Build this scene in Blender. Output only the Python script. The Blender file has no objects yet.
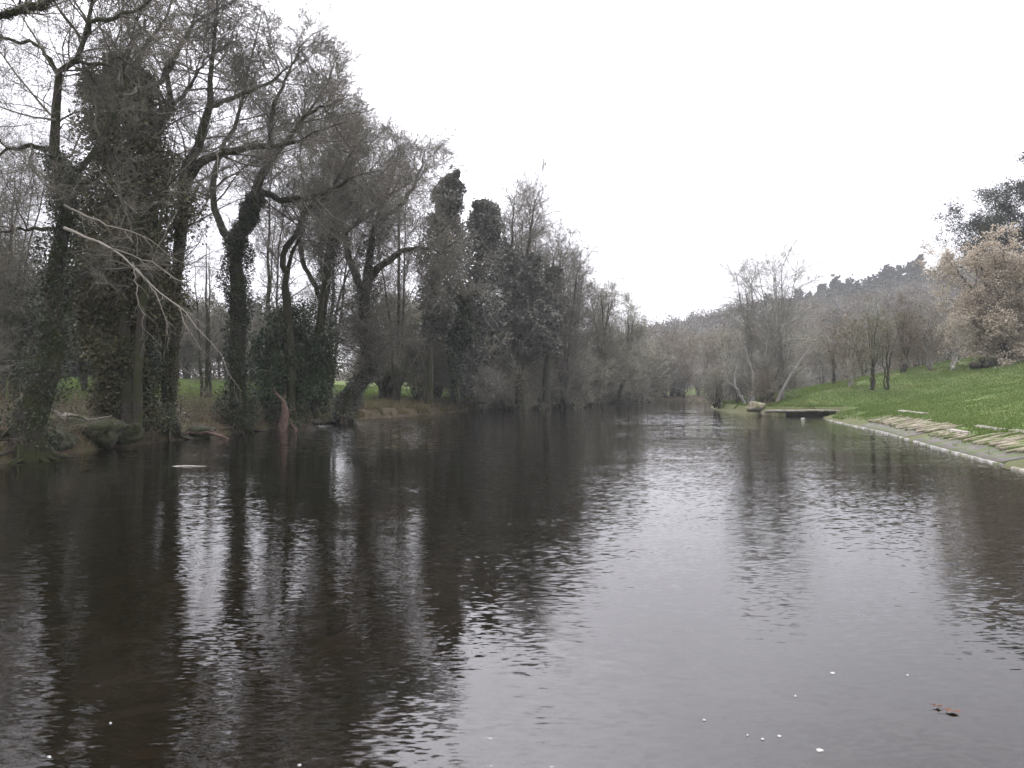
import bpy, math, random
import numpy as np
from mathutils import Vector
R = math.radians
CAMZ, F, CX, HY = 2.5, 740.0, 512.0, 386.0
col = bpy.context.scene.collection

def at(x, y, Y):
    """a point of the place seen at pixel x, y and standing Y metres ahead"""
    return np.array([(x - CX) / F * Y, Y, CAMZ - (y - HY) / F * Y])

# ------------------------------------------------------------------ materials
def new_mat(name):
    m = bpy.data.materials.new(name); m.use_nodes = True
    nt = m.node_tree; b = nt.nodes['Principled BSDF']
    b.inputs['Specular IOR Level'].default_value = 0.2
    return m, nt, b

def ramp(nt, fac, stops):
    r = nt.nodes.new('ShaderNodeValToRGB')
    el = r.color_ramp.elements
    while len(el) < len(stops): el.new(0.5)
    for e, (p, c) in zip(el, stops):
        e.position = p; e.color = (*c, 1) if len(c) == 3 else c
    nt.links.new(fac, r.inputs['Fac'])
    return r.outputs['Color']

def noise(nt, scale, detail=4, rough=0.6, vec=None, coord='Object', mapping=None):
    if vec is None:
        tc = nt.nodes.new('ShaderNodeTexCoord'); vec = tc.outputs[coord]
    if mapping:
        mp = nt.nodes.new('ShaderNodeMapping'); mp.inputs['Scale'].default_value = mapping
        nt.links.new(vec, mp.inputs['Vector']); vec = mp.outputs['Vector']
    n = nt.nodes.new('ShaderNodeTexNoise')
    n.inputs['Scale'].default_value = scale; n.inputs['Detail'].default_value = detail
    n.inputs['Roughness'].default_value = rough
    nt.links.new(vec, n.inputs['Vector'])
    return n.outputs['Fac']

def mixc(nt, fac, a, b):
    m = nt.nodes.new('ShaderNodeMix'); m.data_type = 'RGBA'
    for sock, v in (('Factor', fac), ('A', a), ('B', b)):
        s = [i for i in m.inputs if i.name == sock and i.enabled][0]
        if hasattr(v, 'is_output'): nt.links.new(v, s)
        else: s.default_value = v if sock == 'Factor' else (*v, 1)
    return [o for o in m.outputs if o.enabled][0]

def math_(nt, op, a, b=None, clamp=False):
    m = nt.nodes.new('ShaderNodeMath'); m.operation = op; m.use_clamp = clamp
    for i, v in enumerate((a, b)):
        if v is None: continue
        if hasattr(v, 'is_output'): nt.links.new(v, m.inputs[i])
        else: m.inputs[i].default_value = v
    return m.outputs[0]

def bark_mat(name, dark, light, moss=None, mossamt=0.5, scale=6):
    m, nt, b = new_mat(name)
    n = noise(nt, scale, 6, 0.7, mapping=(1, 1, 0.35))
    c = ramp(nt, n, [(0.3, dark), (0.7, light)])
    if moss:
        n2 = noise(nt, 1.6, 4, 0.7)
        f = ramp(nt, n2, [(0.62 - mossamt * 0.35, (0, 0, 0)), (0.72 - mossamt * 0.3, (1, 1, 1))])
        c = mixc(nt, f, c, moss)
    nt.links.new(c, b.inputs['Base Color'])
    b.inputs['Roughness'].default_value = 0.9
    bp = nt.nodes.new('ShaderNodeBump'); bp.inputs['Strength'].default_value = 0.8; bp.inputs['Distance'].default_value = 0.04
    nt.links.new(n, bp.inputs['Height']); nt.links.new(bp.outputs[0], b.inputs['Normal'])
    return m

def leaf_mat(name, cols, rough=0.6, trans=0.0, patch=1.2):
    m, nt, b = new_mat(name)
    g = nt.nodes.new('ShaderNodeNewGeometry')
    n = noise(nt, patch, 2, 0.5)
    f = math_(nt, 'ADD', math_(nt, 'MULTIPLY', g.outputs['Random Per Island'], 0.6), math_(nt, 'MULTIPLY', n, 0.5))
    k = len(cols)
    c = ramp(nt, f, [(0.15 + 0.75 * i / (k - 1), cc) for i, cc in enumerate(cols)])
    nt.links.new(c, b.inputs['Base Color']); b.inputs['Roughness'].default_value = rough
    if trans:
        t = nt.nodes.new('ShaderNodeBsdfTranslucent'); nt.links.new(c, t.inputs['Color'])
        mx = nt.nodes.new('ShaderNodeMixShader'); mx.inputs[0].default_value = trans
        nt.links.new(b.outputs[0], mx.inputs[1]); nt.links.new(t.outputs[0], mx.inputs[2])
        nt.links.new(mx.outputs[0], nt.nodes['Material Output'].inputs['Surface'])
    return m

def twig_mat(name, a, b_):
    m, nt, b = new_mat(name)
    g = nt.nodes.new('ShaderNodeNewGeometry')
    c = ramp(nt, g.outputs['Random Per Island'], [(0.1, a), (0.9, b_)])
    nt.links.new(c, b.inputs['Base Color']); b.inputs['Roughness'].default_value = 0.85
    return m

M = {}
M['bark'] = bark_mat('dark_bark', (0.022, 0.018, 0.016), (0.07, 0.058, 0.05), (0.030, 0.036, 0.012), 0.6)
M['bark_grey'] = bark_mat('grey_bark', (0.12, 0.11, 0.10), (0.33, 0.32, 0.30), (0.07, 0.08, 0.04), 0.1)
M['bark_pale'] = bark_mat('pale_bark', (0.26, 0.24, 0.21), (0.50, 0.47, 0.42))
M['bark_red'] = bark_mat('red_dead_wood', (0.05, 0.036, 0.030), (0.20, 0.135, 0.105))
M['root'] = bark_mat('root_wood', (0.05, 0.035, 0.03), (0.20, 0.14, 0.11))
M['twig'] = twig_mat('twigs_dark', (0.085, 0.078, 0.062), (0.22, 0.205, 0.165))
M['twig_grey'] = twig_mat('twigs_grey', (0.15, 0.145, 0.12), (0.34, 0.325, 0.275))
M['twig_olive'] = twig_mat('twigs_olive', (0.12, 0.115, 0.08), (0.29, 0.28, 0.21))
M['twig_brown'] = twig_mat('twigs_brown', (0.095, 0.08, 0.058), (0.215, 0.18, 0.135))
M['twig_pale'] = twig_mat('twigs_pale', (0.16, 0.145, 0.12), (0.30, 0.275, 0.235))
M['bud'] = leaf_mat('buds_and_cones', [(0.03, 0.024, 0.022), (0.06, 0.05, 0.045), (0.10, 0.085, 0.07)])
M['ivy'] = leaf_mat('ivy_leaves', [(0.018, 0.026, 0.016), (0.036, 0.048, 0.026), (0.065, 0.078, 0.042)], 0.4)
M['ivy_dry'] = leaf_mat('ivy_olive', [(0.036, 0.036, 0.018), (0.075, 0.072, 0.035), (0.13, 0.12, 0.06)], 0.55)
M['ivy_grey'] = leaf_mat('ivy_grey', [(0.065, 0.07, 0.058), (0.115, 0.12, 0.098), (0.18, 0.18, 0.145)], 0.5)
M['holly'] = leaf_mat('evergreen_leaves', [(0.02, 0.032, 0.017), (0.042, 0.062, 0.03), (0.075, 0.10, 0.05)], 0.4)
M['tan_leaf'] = leaf_mat('withered_leaves', [(0.34, 0.285, 0.21), (0.52, 0.45, 0.35), (0.64, 0.57, 0.46)], 0.7, 0.4)
M['brown_leaf'] = leaf_mat('brown_leaves', [(0.085, 0.064, 0.04), (0.16, 0.12, 0.075), (0.25, 0.2, 0.13)], 0.7, 0.15)
M['olive_leaf'] = leaf_mat('olive_leaves', [(0.06, 0.058, 0.025), (0.11, 0.105, 0.05), (0.17, 0.15, 0.08)], 0.7, 0.15)
M['far_wood'] = leaf_mat('far_bare_crowns', [(0.05, 0.042, 0.03), (0.09, 0.072, 0.05), (0.14, 0.11, 0.075)], 0.8, 0, .05)
M['needles'] = leaf_mat('pine_needles', [(0.014, 0.02, 0.012), (0.03, 0.04, 0.022), (0.055, 0.065, 0.035)], 0.6)
M['grass'] = leaf_mat('grass_blades', [(0.072, 0.122, 0.025), (0.095, 0.150, 0.031), (0.14, 0.172, 0.046)], 0.65, 0.25, 0.35)
M['dry_grass'] = leaf_mat('dry_grass_blades', [(0.07, 0.075, 0.025), (0.15, 0.13, 0.06), (0.26, 0.21, 0.12)], 0.7, 0.2, 0.5)
M['under'] = leaf_mat('bramble_leaves', [(0.06, 0.042, 0.03), (0.11, 0.08, 0.05), (0.085, 0.10, 0.04)], 0.6, 0.1, 0.5)

def stone_mat(name, a, b_, moss=None, mossamt=0.4, bump=0.02, sc=4):
    m, nt, b = new_mat(name)
    n = noise(nt, sc, 8, 0.7)
    c = ramp(nt, n, [(0.3, a), (0.7, b_)])
    if moss:
        f = ramp(nt, noise(nt, 1.3, 6, 0.75), [(0.6 - mossamt * 0.4, (0, 0, 0)), (0.68 - mossamt * 0.3, (1, 1, 1))])
        c = mixc(nt, f, c, moss)
    nt.links.new(c, b.inputs['Base Color']); b.inputs['Roughness'].default_value = 0.85
    bp = nt.nodes.new('ShaderNodeBump'); bp.inputs['Strength'].default_value = 0.9; bp.inputs['Distance'].default_value = bump
    nt.links.new(n, bp.inputs['Height']); nt.links.new(bp.outputs[0], b.inputs['Normal'])
    return m
M['concrete'] = stone_mat('pale_concrete', (0.13, 0.12, 0.115), (0.42, 0.40, 0.39), (0.07, 0.085, 0.03), 0.35, sc=3)
M['slab'] = stone_mat('weathered_slab', (0.14, 0.125, 0.11), (0.36, 0.33, 0.29), (0.08, 0.09, 0.04), 0.3)
M['apron'] = stone_mat('wet_stone', (0.045, 0.038, 0.038), (0.14, 0.12, 0.12), (0.06, 0.08, 0.025), 0.4)
M['tan_stone'] = stone_mat('tan_stone', (0.09, 0.08, 0.055), (0.28, 0.245, 0.18), (0.09, 0.11, 0.035), 0.3)
M['mossy'] = stone_mat('mossy_rock', (0.05, 0.045, 0.04), (0.13, 0.12, 0.10), (0.04, 0.046, 0.02), 0.6, 0.08)
m, nt, b = new_mat('foam'); b.inputs['Base Color'].default_value = (0.7, 0.7, 0.68, 1); b.inputs['Roughness'].default_value = 0.7; M['foam'] = m
nt.links.new(ramp(nt, noise(nt, 30, 3), [(0.3, (0.25, 0.25, 0.23)), (0.7, (0.55, 0.55, 0.53))]), b.inputs['Base Color'])

# ------------------------------------------------------------------ mesh helpers
def mesh_from(name, V, faces_list, mat, smooth=True):
    """faces_list: arrays of shape (n, k)"""
    me = bpy.data.meshes.new(name)
    V = np.asarray(V, dtype=np.float32)
    me.vertices.add(len(V)); me.vertices.foreach_set('co', V.ravel())
    idx = np.concatenate([f.ravel() for f in faces_list]).astype(np.int32)
    cnt = np.concatenate([np.full(len(f), f.shape[1]) for f in faces_list]).astype(np.int32)
    me.loops.add(len(idx)); me.loops.foreach_set('vertex_index', idx)
    me.polygons.add(len(cnt))
    st = np.concatenate([[0], np.cumsum(cnt)[:-1]]).astype(np.int32)
    me.polygons.foreach_set('loop_start', st); me.polygons.foreach_set('loop_total', cnt)
    if smooth: me.polygons.foreach_set('use_smooth', np.ones(len(cnt), dtype=bool))
    me.update(calc_edges=True)
    me.materials.append(mat)
    return me

def norm(v): return v / np.maximum(np.linalg.norm(v, axis=-1, keepdims=True), 1e-9)

def tubes(P, Rd, S, rough=0.0, rng=None):
    """P (n,K,3), Rd (n,K) -> verts, quads"""
    n, K, _ = P.shape
    T = np.empty_like(P); T[:, 1:-1] = P[:, 2:] - P[:, :-2]; T[:, 0] = P[:, 1] - P[:, 0]; T[:, -1] = P[:, -1] - P[:, -2]
    T = norm(T); avg = norm(P[:, -1] - P[:, 0])
    ref = np.where(np.abs(avg[:, :1]) < 0.6, np.array([[1., 0, 0]]), np.array([[0, 1., 0]]))
    U = norm(np.cross(T, ref[:, None, :])); W = np.cross(T, U)
    a = np.arange(S) * 2 * math.pi / S
    rr = Rd[:, :, None] * np.ones(S)
    if rough: rr = rr * (1 + rough * rng.uniform(-1, 1, rr.shape))
    V = P[:, :, None, :] + rr[..., None] * (np.cos(a)[None, None, :, None] * U[:, :, None, :] + np.sin(a)[None, None, :, None] * W[:, :, None, :])
    i = np.arange(n * K * S).reshape(n, K, S)
    j = np.roll(i, -1, axis=2)
    Q = np.stack([i[:, :-1], j[:, :-1], j[:, 1:], i[:, 1:]], axis=-1).reshape(-1, 4)
    return V.reshape(-1, 3), Q

def resample(P, r, K, rng=None, wob=0.0):
    """smooth a polyline and its radii to K points"""
    P = np.asarray(P, float); r = np.asarray(r, float)
    n = len(P)
    Pe = np.vstack([2 * P[0] - P[1], P, 2 * P[-1] - P[-2]])
    out, ro = [], []
    for t in np.linspace(0, n - 1 - 1e-6, K):
        k = int(t); u = t - k
        p0, p1, p2, p3 = Pe[k], Pe[k + 1], Pe[k + 2], Pe[k + 3]
        out.append(0.5 * (2 * p1 + (p2 - p0) * u + (2 * p0 - 5 * p1 + 4 * p2 - p3) * u * u + (3 * p1 - p0 - 3 * p2 + p3) * u ** 3))
        ro.append(r[k] * (1 - u) + r[k + 1] * u)
    out = np.array(out)
    if rng is not None and wob: out[1:-1] += rng.normal(0, wob, (K - 2, 3))
    return out, np.array(ro)

def grow(rng, P, Rd, dens, t0, L, fall, ang, up, K, rmax, wob=0.18, grav=0.0, rmin=0.004, ratio=0.65, bias=None):
    n, KP, _ = P.shape
    seg = np.linalg.norm(np.diff(P, axis=1), axis=2).sum(1)
    tot = max(1, int(dens * seg.sum() * (1 - t0)))
    par = rng.choice(n, tot, p=seg / seg.sum())
    t = t0 + (1 - t0) * rng.random(tot) ** 0.85
    x = t * (KP - 1); k = np.minimum(x.astype(int), KP - 2); u = (x - k)[:, None]
    p = P[par, k] * (1 - u) + P[par, k + 1] * u
    pr = Rd[par, k] * (1 - u[:, 0]) + Rd[par, k + 1] * u[:, 0]
    tan = norm(P[par, k + 1] - P[par, k])
    pe = norm(np.cross(tan, rng.normal(size=(tot, 3))))
    a = rng.normal(ang, 0.25, tot)[:, None]
    d = norm(np.cos(a) * tan + np.sin(a) * pe + np.array([0, 0, up]) + (0 if bias is None else np.asarray(bias)))
    ln = L * rng.uniform(0.45, 1.3, tot) * (1 - fall * t)
    Q = np.empty((tot, K, 3)); Q[:, 0] = p
    for i in range(1, K):
        d = norm(d + rng.normal(0, wob, (tot, 3)) + np.array([0, 0, grav]))
        Q[:, i] = Q[:, i - 1] + d * (ln / (K - 1))[:, None]
    r0 = np.minimum(pr * ratio, rmax * (ln / L))
    r0 = np.maximum(r0, rmin)
    RR = r0[:, None] * np.linspace(1, 0.35, K)[None] ; RR = np.maximum(RR, rmin * 0.7)
    return Q, RR

def leaves(rng, C, size, flat=0.0, asp=0.6):
    """diamond leaves at centres C (n,3)"""
    n = len(C); s = size * rng.uniform(0.6, 1.4, (n, 1))
    a = norm(rng.normal(size=(n, 3)) * np.array([1, 1, 1 - flat])); b = norm(np.cross(a, rng.normal(size=(n, 3)) + np.array([0, 0, flat * 2])))
    V = np.stack([C - a * s * .5, C + b * s * .5 * asp, C + a * s * .5, C - b * s * .5 * asp], 1).reshape(-1, 3)
    return V, np.arange(4 * n).reshape(n, 4)

def lumpy(rng, n, rad, shell=0.45, seed=0, lump=0.3, freq=2.2):
    """points in an uneven ellipsoid shell, radii rad=(a,b,c)"""
    d = norm(rng.normal(size=(n, 3)))
    ph = np.random.default_rng(seed).uniform(0, 6.28, (6,))
    f = 1 + lump * (np.sin(freq * 2 * d[:, 0] + ph[0]) * np.sin(freq * 2.6 * d[:, 2] + ph[1]) + 0.6 * np.sin(freq * 4.1 * d[:, 1] + ph[2]) * np.sin(freq * 4.7 * d[:, 2] + ph[3]) + 0.4 * np.sin(freq * 7 * d[:, 0] + ph[4]) * np.sin(freq * 8 * d[:, 1] + ph[5]))
    r = shell + (1 - shell) * rng.random(n) ** 0.6
    return d * (f * r)[:, None] * np.asarray(rad)

def sleeve(rng, P, rad, n, seed=0, lump=0.5):
    """points wrapped round a polyline P (K,3) with radii rad (K): ivy"""
    K = len(P); rad = np.asarray(rad, float)
    x = rng.random(n) * (K - 1); k = np.minimum(x.astype(int), K - 2); u = x - k
    c = P[k] * (1 - u[:, None]) + P[k + 1] * u[:, None]; rr = rad[k] * (1 - u) + rad[k + 1] * u
    th = rng.uniform(0, 2 * math.pi, n)
    ph = np.random.default_rng(seed).uniform(0, 6.28, 4)
    f = 1 + lump * (np.sin(x * 2.1 + ph[0]) * np.sin(th * 2 + ph[1]) + np.sin(x * 4.7 + ph[2] + th) * 0.6 + 0.4 * np.sin(x * 11 + 3 * th + ph[3]))
    q = rr * f * (0.35 + 0.65 * rng.random(n) ** 0.5)
    return c + np.stack([np.cos(th) * q, np.sin(th) * q, rng.normal(0, 0.25, n) * rr], 1)

def tag(o, label=None, cat=None, group=None, kind=None):
    if label: o['label'] = label
    if cat: o['category'] = cat
    if group: o['group'] = group
    if kind: o['kind'] = kind
    return o

def link(name, me, parent=None, loc=None):
    o = bpy.data.objects.new(name, me); col.objects.link(o)
    if parent is not None: o.parent = parent
    if loc is not None: o.location = loc
    return o

def empty(name, loc, label, cat, group=None):
    o = bpy.data.objects.new(name, None); col.objects.link(o); o.location = loc
    o.empty_display_size = 0.3
    return tag(o, label, cat, group)

def copy_tree(root, loc, rotz=0, scale=1.0, label=None, group=None):
    r = root.copy(); col.objects.link(r); r.location = loc; r.rotation_euler = (0, 0, rotz)
    r.scale = scale if hasattr(scale, '__len__') else (scale,) * 3
    if label: r['label'] = label
    if group: r['group'] = group
    for ch in list(root.children):
        c = ch.copy(); col.objects.link(c); c.parent = r
    return r

class MB:
    """collects pieces into one mesh"""
    def __init__(s): s.V = []; s.F = {}; s.n = 0
    def add(s, V, F):
        V = np.asarray(V, float); F = np.asarray(F)
        s.V.append(V); s.F.setdefault(F.shape[1], []).append(F + s.n); s.n += len(V); return s
    def tubes(s, P, Rd, S, **k): return s.add(*tubes(P, Rd, S, **k))
    def cap(s, P, Rd, S): return s
    def build(s, name, mat, parent=None, base=(0, 0, 0), smooth=True):
        V = np.vstack(s.V) - np.asarray(base)
        return link(name, mesh_from(name, V, [np.vstack(f) for f in s.F.values()], mat, smooth), parent)

def box(mb, c, size, rot=0.0, jit=0.0, rng=None, slope=0.0, nx=1):
    """box with nx cells along x, optional jitter; slope tilts it about its x axis"""
    sx, sy, sz = size
    xs = np.linspace(-sx / 2, sx / 2, nx + 1)
    V = np.array([[x, y, z] for x in xs for y, z in ((-sy / 2, -sz / 2), (sy / 2, -sz / 2), (sy / 2, sz / 2), (-sy / 2, sz / 2))])
    if jit: V = V + rng.uniform(-jit, jit, V.shape)
    if slope:
        cs, sn = math.cos(slope), math.sin(slope)
        V = np.stack([V[:, 0], V[:, 1] * cs - V[:, 2] * sn, V[:, 1] * sn + V[:, 2] * cs], 1)
    cs, sn = math.cos(rot), math.sin(rot)
    V = np.stack([V[:, 0] * cs - V[:, 1] * sn, V[:, 0] * sn + V[:, 1] * cs, V[:, 2]], 1) + np.asarray(c)
    Fq = [[0, 1, 2, 3], [4 * nx + 3, 4 * nx + 2, 4 * nx + 1, 4 * nx]]
    for i in range(nx):
        a = 4 * i
        for j in range(4): Fq.append([a + j, a + 4 + j, a + 4 + (j + 1) % 4, a + (j + 1) % 4])
    mb.add(V, Fq)

# ------------------------------------------------------------------ the river and the land
LEFT = np.array([(-17, 1.5), (-16.9, 12), (-16.3, 23.4), (-16.1, 28.9), (-15.3, 36), (-13.9, 43), (-12.7, 50), (-10.3, 58), (-4.6, 70), (0, 80), (6, 92), (12, 103), (19, 116), (30, 127), (60, 142), (120, 160), (200, 172)], float)
RIGHT = np.array([(13, 1.5), (13.6, 10), (14.8, 21), (17.1, 30), (19.7, 39), (23.0, 54), (24.6, 58.5), (26.6, 60.8), (27.0, 62.6), (21.2, 63.2), (20.3, 66), (20.9, 75), (23.5, 88), (29, 100), (42, 114), (66, 130), (122, 150), (200, 163)], float)
POLY = np.vstack([LEFT, RIGHT[::-1]])
RIDGE = np.array([(-120, 480, 6), (-8, 490, 10), (56, 480, 13), (91, 470, 18), (114, 450, 24), (163, 380, 37), (207, 350, 45), (290, 300, 54), (350, 200, 52), (390, 80, 44), (400, -60, 30)], float)

def segdist(x, y, A):
    best = np.full(x.shape, 1e9); val = np.zeros(x.shape)
    for i in range(len(A) - 1):
        a, b = A[i], A[i + 1]; d = b[:2] - a[:2]
        t = np.clip(((x - a[0]) * d[0] + (y - a[1]) * d[1]) / (d @ d), 0, 1)
        q = np.hypot(x - a[0] - t * d[0], y - a[1] - t * d[1])
        m = q < best; best = np.where(m, q, best)
        if A.shape[1] > 2: val = np.where(m, a[2] + t * (b[2] - a[2]), val)
    return best, val

def inside(x, y):
    r = np.zeros(x.shape, bool); n = len(POLY)
    for i in range(n):
        (x1, y1), (x2, y2) = POLY[i], POLY[(i + 1) % n]
        if y1 == y2: continue
        c = ((y1 > y) != (y2 > y)) & (x < (x2 - x1) * (y - y1) / (y2 - y1) + x1)
        r ^= c
    return r

def ss(a, b, x):
    t = np.clip((x - a) / (b - a), 0, 1); return t * t * (3 - 2 * t)

def wav(x, y, s, p=0.0):
    return (np.sin(x / s + 1.3 * np.sin(y / (1.7 * s) + p)) * np.sin(y / (1.2 * s) + 1.1 * np.sin(x / (1.4 * s) + 2 + p)))

def land(x, y):
    x = np.asarray(x, float); y = np.asarray(y, float)
    dl, _ = segdist(x, y, LEFT); dr, _ = segdist(x, y, RIGHT)
    dn = np.hypot(np.maximum(np.abs(x + 2) - 15, 0), y - 1.5)
    ins = inside(x, y); e = np.minimum(np.minimum(dl, dr), dn)
    right = (dr < dl)
    edge = e + 0.25 * wav(x, y, 0.9) * ss(0.3, 2, e) * (~right)
    zl = 0.05 + 0.6 * ss(0, 0.7, edge) + 0.30 * ss(0.7, 6, edge) + 0.06 * np.clip(e - 6, 0, 38) + 0.07 * wav(x, y, 2.3)
    zr = 0.06 + 0.25 * np.minimum(e, 2.4) + 0.2 * np.clip(e - 2.4, 0, 32) + 0.06 * wav(x, y, 5.0) * ss(2, 8, e) + 0.03 * wav(x, y, 1.3, 3) * ss(2, 6, e)
    zrn = 0.55 * ss(0, 1.0, e) + 0.15
    zr = np.where(y > 62.8, np.maximum(zr, zrn * ss(0, 1, e)), zr)
    z = np.where(right, zr, zl)
    rd, rh = segdist(x, y, RIDGE)
    hill = rh * np.exp(-(rd / 135.0) ** 2) * ss(28, 120, e)
    z = z + hill + 1.5 * wav(x, y, 23) * ss(60, 160, e) * np.where(right | (y > 200), 1, 0.1)
    nb = (dn <= e + 1e-6) & (y < 1.5)
    z = np.where(nb, 0.05 + 0.8 * ss(0, 1.2, e), z)
    bed = -0.12 - 1.0 * ss(0, 9, e) + 0.06 * wav(x, y, 0.8) + 0.03 * wav(x, y, 0.31, 1)
    return np.where(ins, bed, z), e, right, ins

def H(x, y): return float(land(np.array([x]), np.array([y]))[0][0])

def hit(px, py, y0=18.0, y1=600.0):
    """first point of the land seen at this pixel"""
    Y = np.linspace(y0, y1, 6000); X = (px - CX) / F * Y; Z = CAMZ - (py - HY) / F * Y
    h = land(X, Y)[0]; k = np.argmax((h > Z) & (h > 0.02))
    return (X[k], Y[k], h[k])

def lines(segs):
    out = []
    for a, b, s in segs: out.append(np.arange(a, b, s))
    return np.unique(np.concatenate(out + [np.array([segs[-1][1]])]))
gx = lines([(-420, -120, 12), (-120, -40, 3), (-40, -20, 0.8), (-20, 45, 0.33), (45, 80, 1.0), (80, 220, 3.5), (220, 520, 10)])
gy = lines([(-120, -10, 8), (-10, 2, 0.8), (2, 75, 0.36), (75, 135, 0.7), (135, 260, 2.5), (260, 560, 6), (560, 1300, 40)])
GX, GY = np.meshgrid(gx, gy); Z, E, RT, INS = land(GX.ravel(), GY.ravel())
nx, ny = len(gx), len(gy)
idx = np.arange(nx * ny).reshape(ny, nx)
Q = np.stack([idx[:-1, :-1], idx[:-1, 1:], idx[1:, 1:], idx[1:, :-1]], -1).reshape(-1, 4)
me = mesh_from('ground', np.stack([GX.ravel(), GY.ravel(), Z], 1), [Q], None) if False else None
m, nt, b = new_mat('ground')
att = nt.nodes.new('ShaderNodeAttribute'); att.attribute_name = 'cover'
sep = nt.nodes.new('ShaderNodeSeparateColor'); nt.links.new(att.outputs['Color'], sep.inputs[0])
n1 = noise(nt, 0.22, 5, 0.7); n2 = noise(nt, 2.5, 6, 0.75); n3 = noise(nt, 14, 4, 0.7)
grass = ramp(nt, n1, [(0.32, (0.05, 0.09, 0.015)), (0.5, (0.075, 0.12, 0.022)), (0.68, (0.12, 0.13, 0.038))])
grass = mixc(nt, ramp(nt, n2, [(0.35, (0, 0, 0)), (0.75, (0.6, 0.6, 0.6))]), grass, (0.08, 0.085, 0.03))
mud = ramp(nt, n2, [(0.3, (0.03, 0.024, 0.017)), (0.52, (0.085, 0.065, 0.045)), (0.62, (0.07, 0.085, 0.03)), (0.8, (0.09, 0.11, 0.04))])
litter = ramp(nt, n2, [(0.3, (0.03, 0.024, 0.014)), (0.7, (0.09, 0.066, 0.04))])
v = nt.nodes.new('ShaderNodeTexVoronoi'); v.inputs['Scale'].default_value = 2.6
tc = nt.nodes.new('ShaderNodeTexCoord'); nt.links.new(tc.outputs['Object'], v.inputs['Vector'])
bedc = ramp(nt, v.outputs['Color'], [(0.1, (0.035, 0.028, 0.018)), (0.6, (0.10, 0.075, 0.048)), (0.95, (0.20, 0.16, 0.11))])
bedc = mixc(nt, ramp(nt, n1, [(0.45, (0, 0, 0)), (0.6, (1, 1, 1))]), bedc, (0.045, 0.05, 0.02))
c = mixc(nt, sep.outputs[0], litter, grass)
c = mixc(nt, sep.outputs[1], c, mud); c = mixc(nt, sep.outputs[2], c, bedc)
nt.links.new(c, b.inputs['Base Color']); b.inputs['Roughness'].default_value = 0.95
bp = nt.nodes.new('ShaderNodeBump'); bp.inputs['Strength'].default_value = 0.7; bp.inputs['Distance'].default_value = 0.12
nt.links.new(math_(nt, 'ADD', n2, math_(nt, 'MULTIPLY', n3, 0.4)), bp.inputs['Height']); nt.links.new(bp.outputs[0], b.inputs['Normal'])
me = mesh_from('ground', np.stack([GX.ravel(), GY.ravel(), Z], 1), [Q], m)
X_, Y_ = GX.ravel(), GY.ravel()
wood = np.where(RT | (Y_ > 160), ss(30, 40, E + 2 * wav(X_, Y_, 6)) + ss(96, 110, Y_ + 3 * wav(X_, Y_, 5)) * ss(30, 60, X_ - 0 * Y_), 0)
wood = np.clip(wood, 0, 1)
gr = np.where(RT, 1 - wood, np.where(Y_ > 160, 0.2, ss(3.5, 7, E + 1.2 * wav(X_, Y_, 2.0)) * ss(-80, -30, X_)))
gr = np.where(~RT & (X_ < -24) & (Y_ < 45), gr * 0.8, gr)
md = np.where(~RT, 1 - ss(0.6, 3.0, E), (1 - ss(0.3, 2.6, E)) * 0.6)
A = np.stack([gr * (1 - INS), md * (1 - INS), INS * 1.0, np.ones(len(Z))], 1).astype(np.float32)
ca = me.color_attributes.new('cover', 'FLOAT_COLOR', 'POINT'); ca.data.foreach_set('color', A.ravel())
tag(link('ground', me), kind='structure')

# water: clear brown river, rippled by real reflection and refraction of its surface
m, nt, b = new_mat('river_water'); nt.nodes.remove(b)
tc = nt.nodes.new('ShaderNodeTexCoord'); vec = tc.outputs['Object']
def slope_noise(mapping, detail=1, rough=.45):
    """two components of surface slope, about -0.5 .. 0.5, read straight from a noise field"""
    noise(nt, 1.0, detail, rough, vec, mapping=mapping)
    n = nt.nodes[-1]; v = nt.nodes.new('ShaderNodeVectorMath'); v.operation = 'SUBTRACT'
    nt.links.new(n.outputs['Color'], v.inputs[0]); v.inputs[1].default_value = (.5, .5, .5); return v.outputs[0]
def vscale(v, f):
    m_ = nt.nodes.new('ShaderNodeVectorMath'); m_.operation = 'SCALE'; nt.links.new(v, m_.inputs[0])
    if hasattr(f, 'is_output'): nt.links.new(f, m_.inputs['Scale'])
    else: m_.inputs['Scale'].default_value = f
    return m_.outputs[0]
def vadd(a, b_):
    m_ = nt.nodes.new('ShaderNodeVectorMath'); m_.operation = 'ADD'; nt.links.new(a, m_.inputs[0]); nt.links.new(b_, m_.inputs[1]); return m_.outputs[0]
sp = nt.nodes.new('ShaderNodeSeparateXYZ'); nt.links.new(vec, sp.inputs[0])
def band(k, wd, ya, yb, yc, yd):
    o = math_(nt, 'SUBTRACT', sp.outputs['X'], math_(nt, 'MULTIPLY', sp.outputs['Y'], k))
    o = math_(nt, 'DIVIDE', math_(nt, 'ABSOLUTE', o), wd)
    g = nt.nodes.new('ShaderNodeMapRange'); g.interpolation_type = 'SMOOTHSTEP'; nt.links.new(o, g.inputs[0]); g.inputs[1].default_value = 1; g.inputs[2].default_value = .3; g.inputs[3].default_value = 0; g.inputs[4].default_value = 1
    r = None
    for a, b2, lo, hi in ((ya, yb, 0, 1), (yc, yd, 1, 0)):
        q = nt.nodes.new('ShaderNodeMapRange'); q.interpolation_type = 'SMOOTHSTEP'; nt.links.new(sp.outputs['Y'], q.inputs[0])
        for i_, v_ in ((1, a), (2, b2), (3, lo), (4, hi)): q.inputs[i_].default_value = v_
        r = q.outputs[0] if r is None else math_(nt, 'MULTIPLY', r, q.outputs[0])
    return math_(nt, 'MULTIPLY', g.outputs[0], r)
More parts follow.
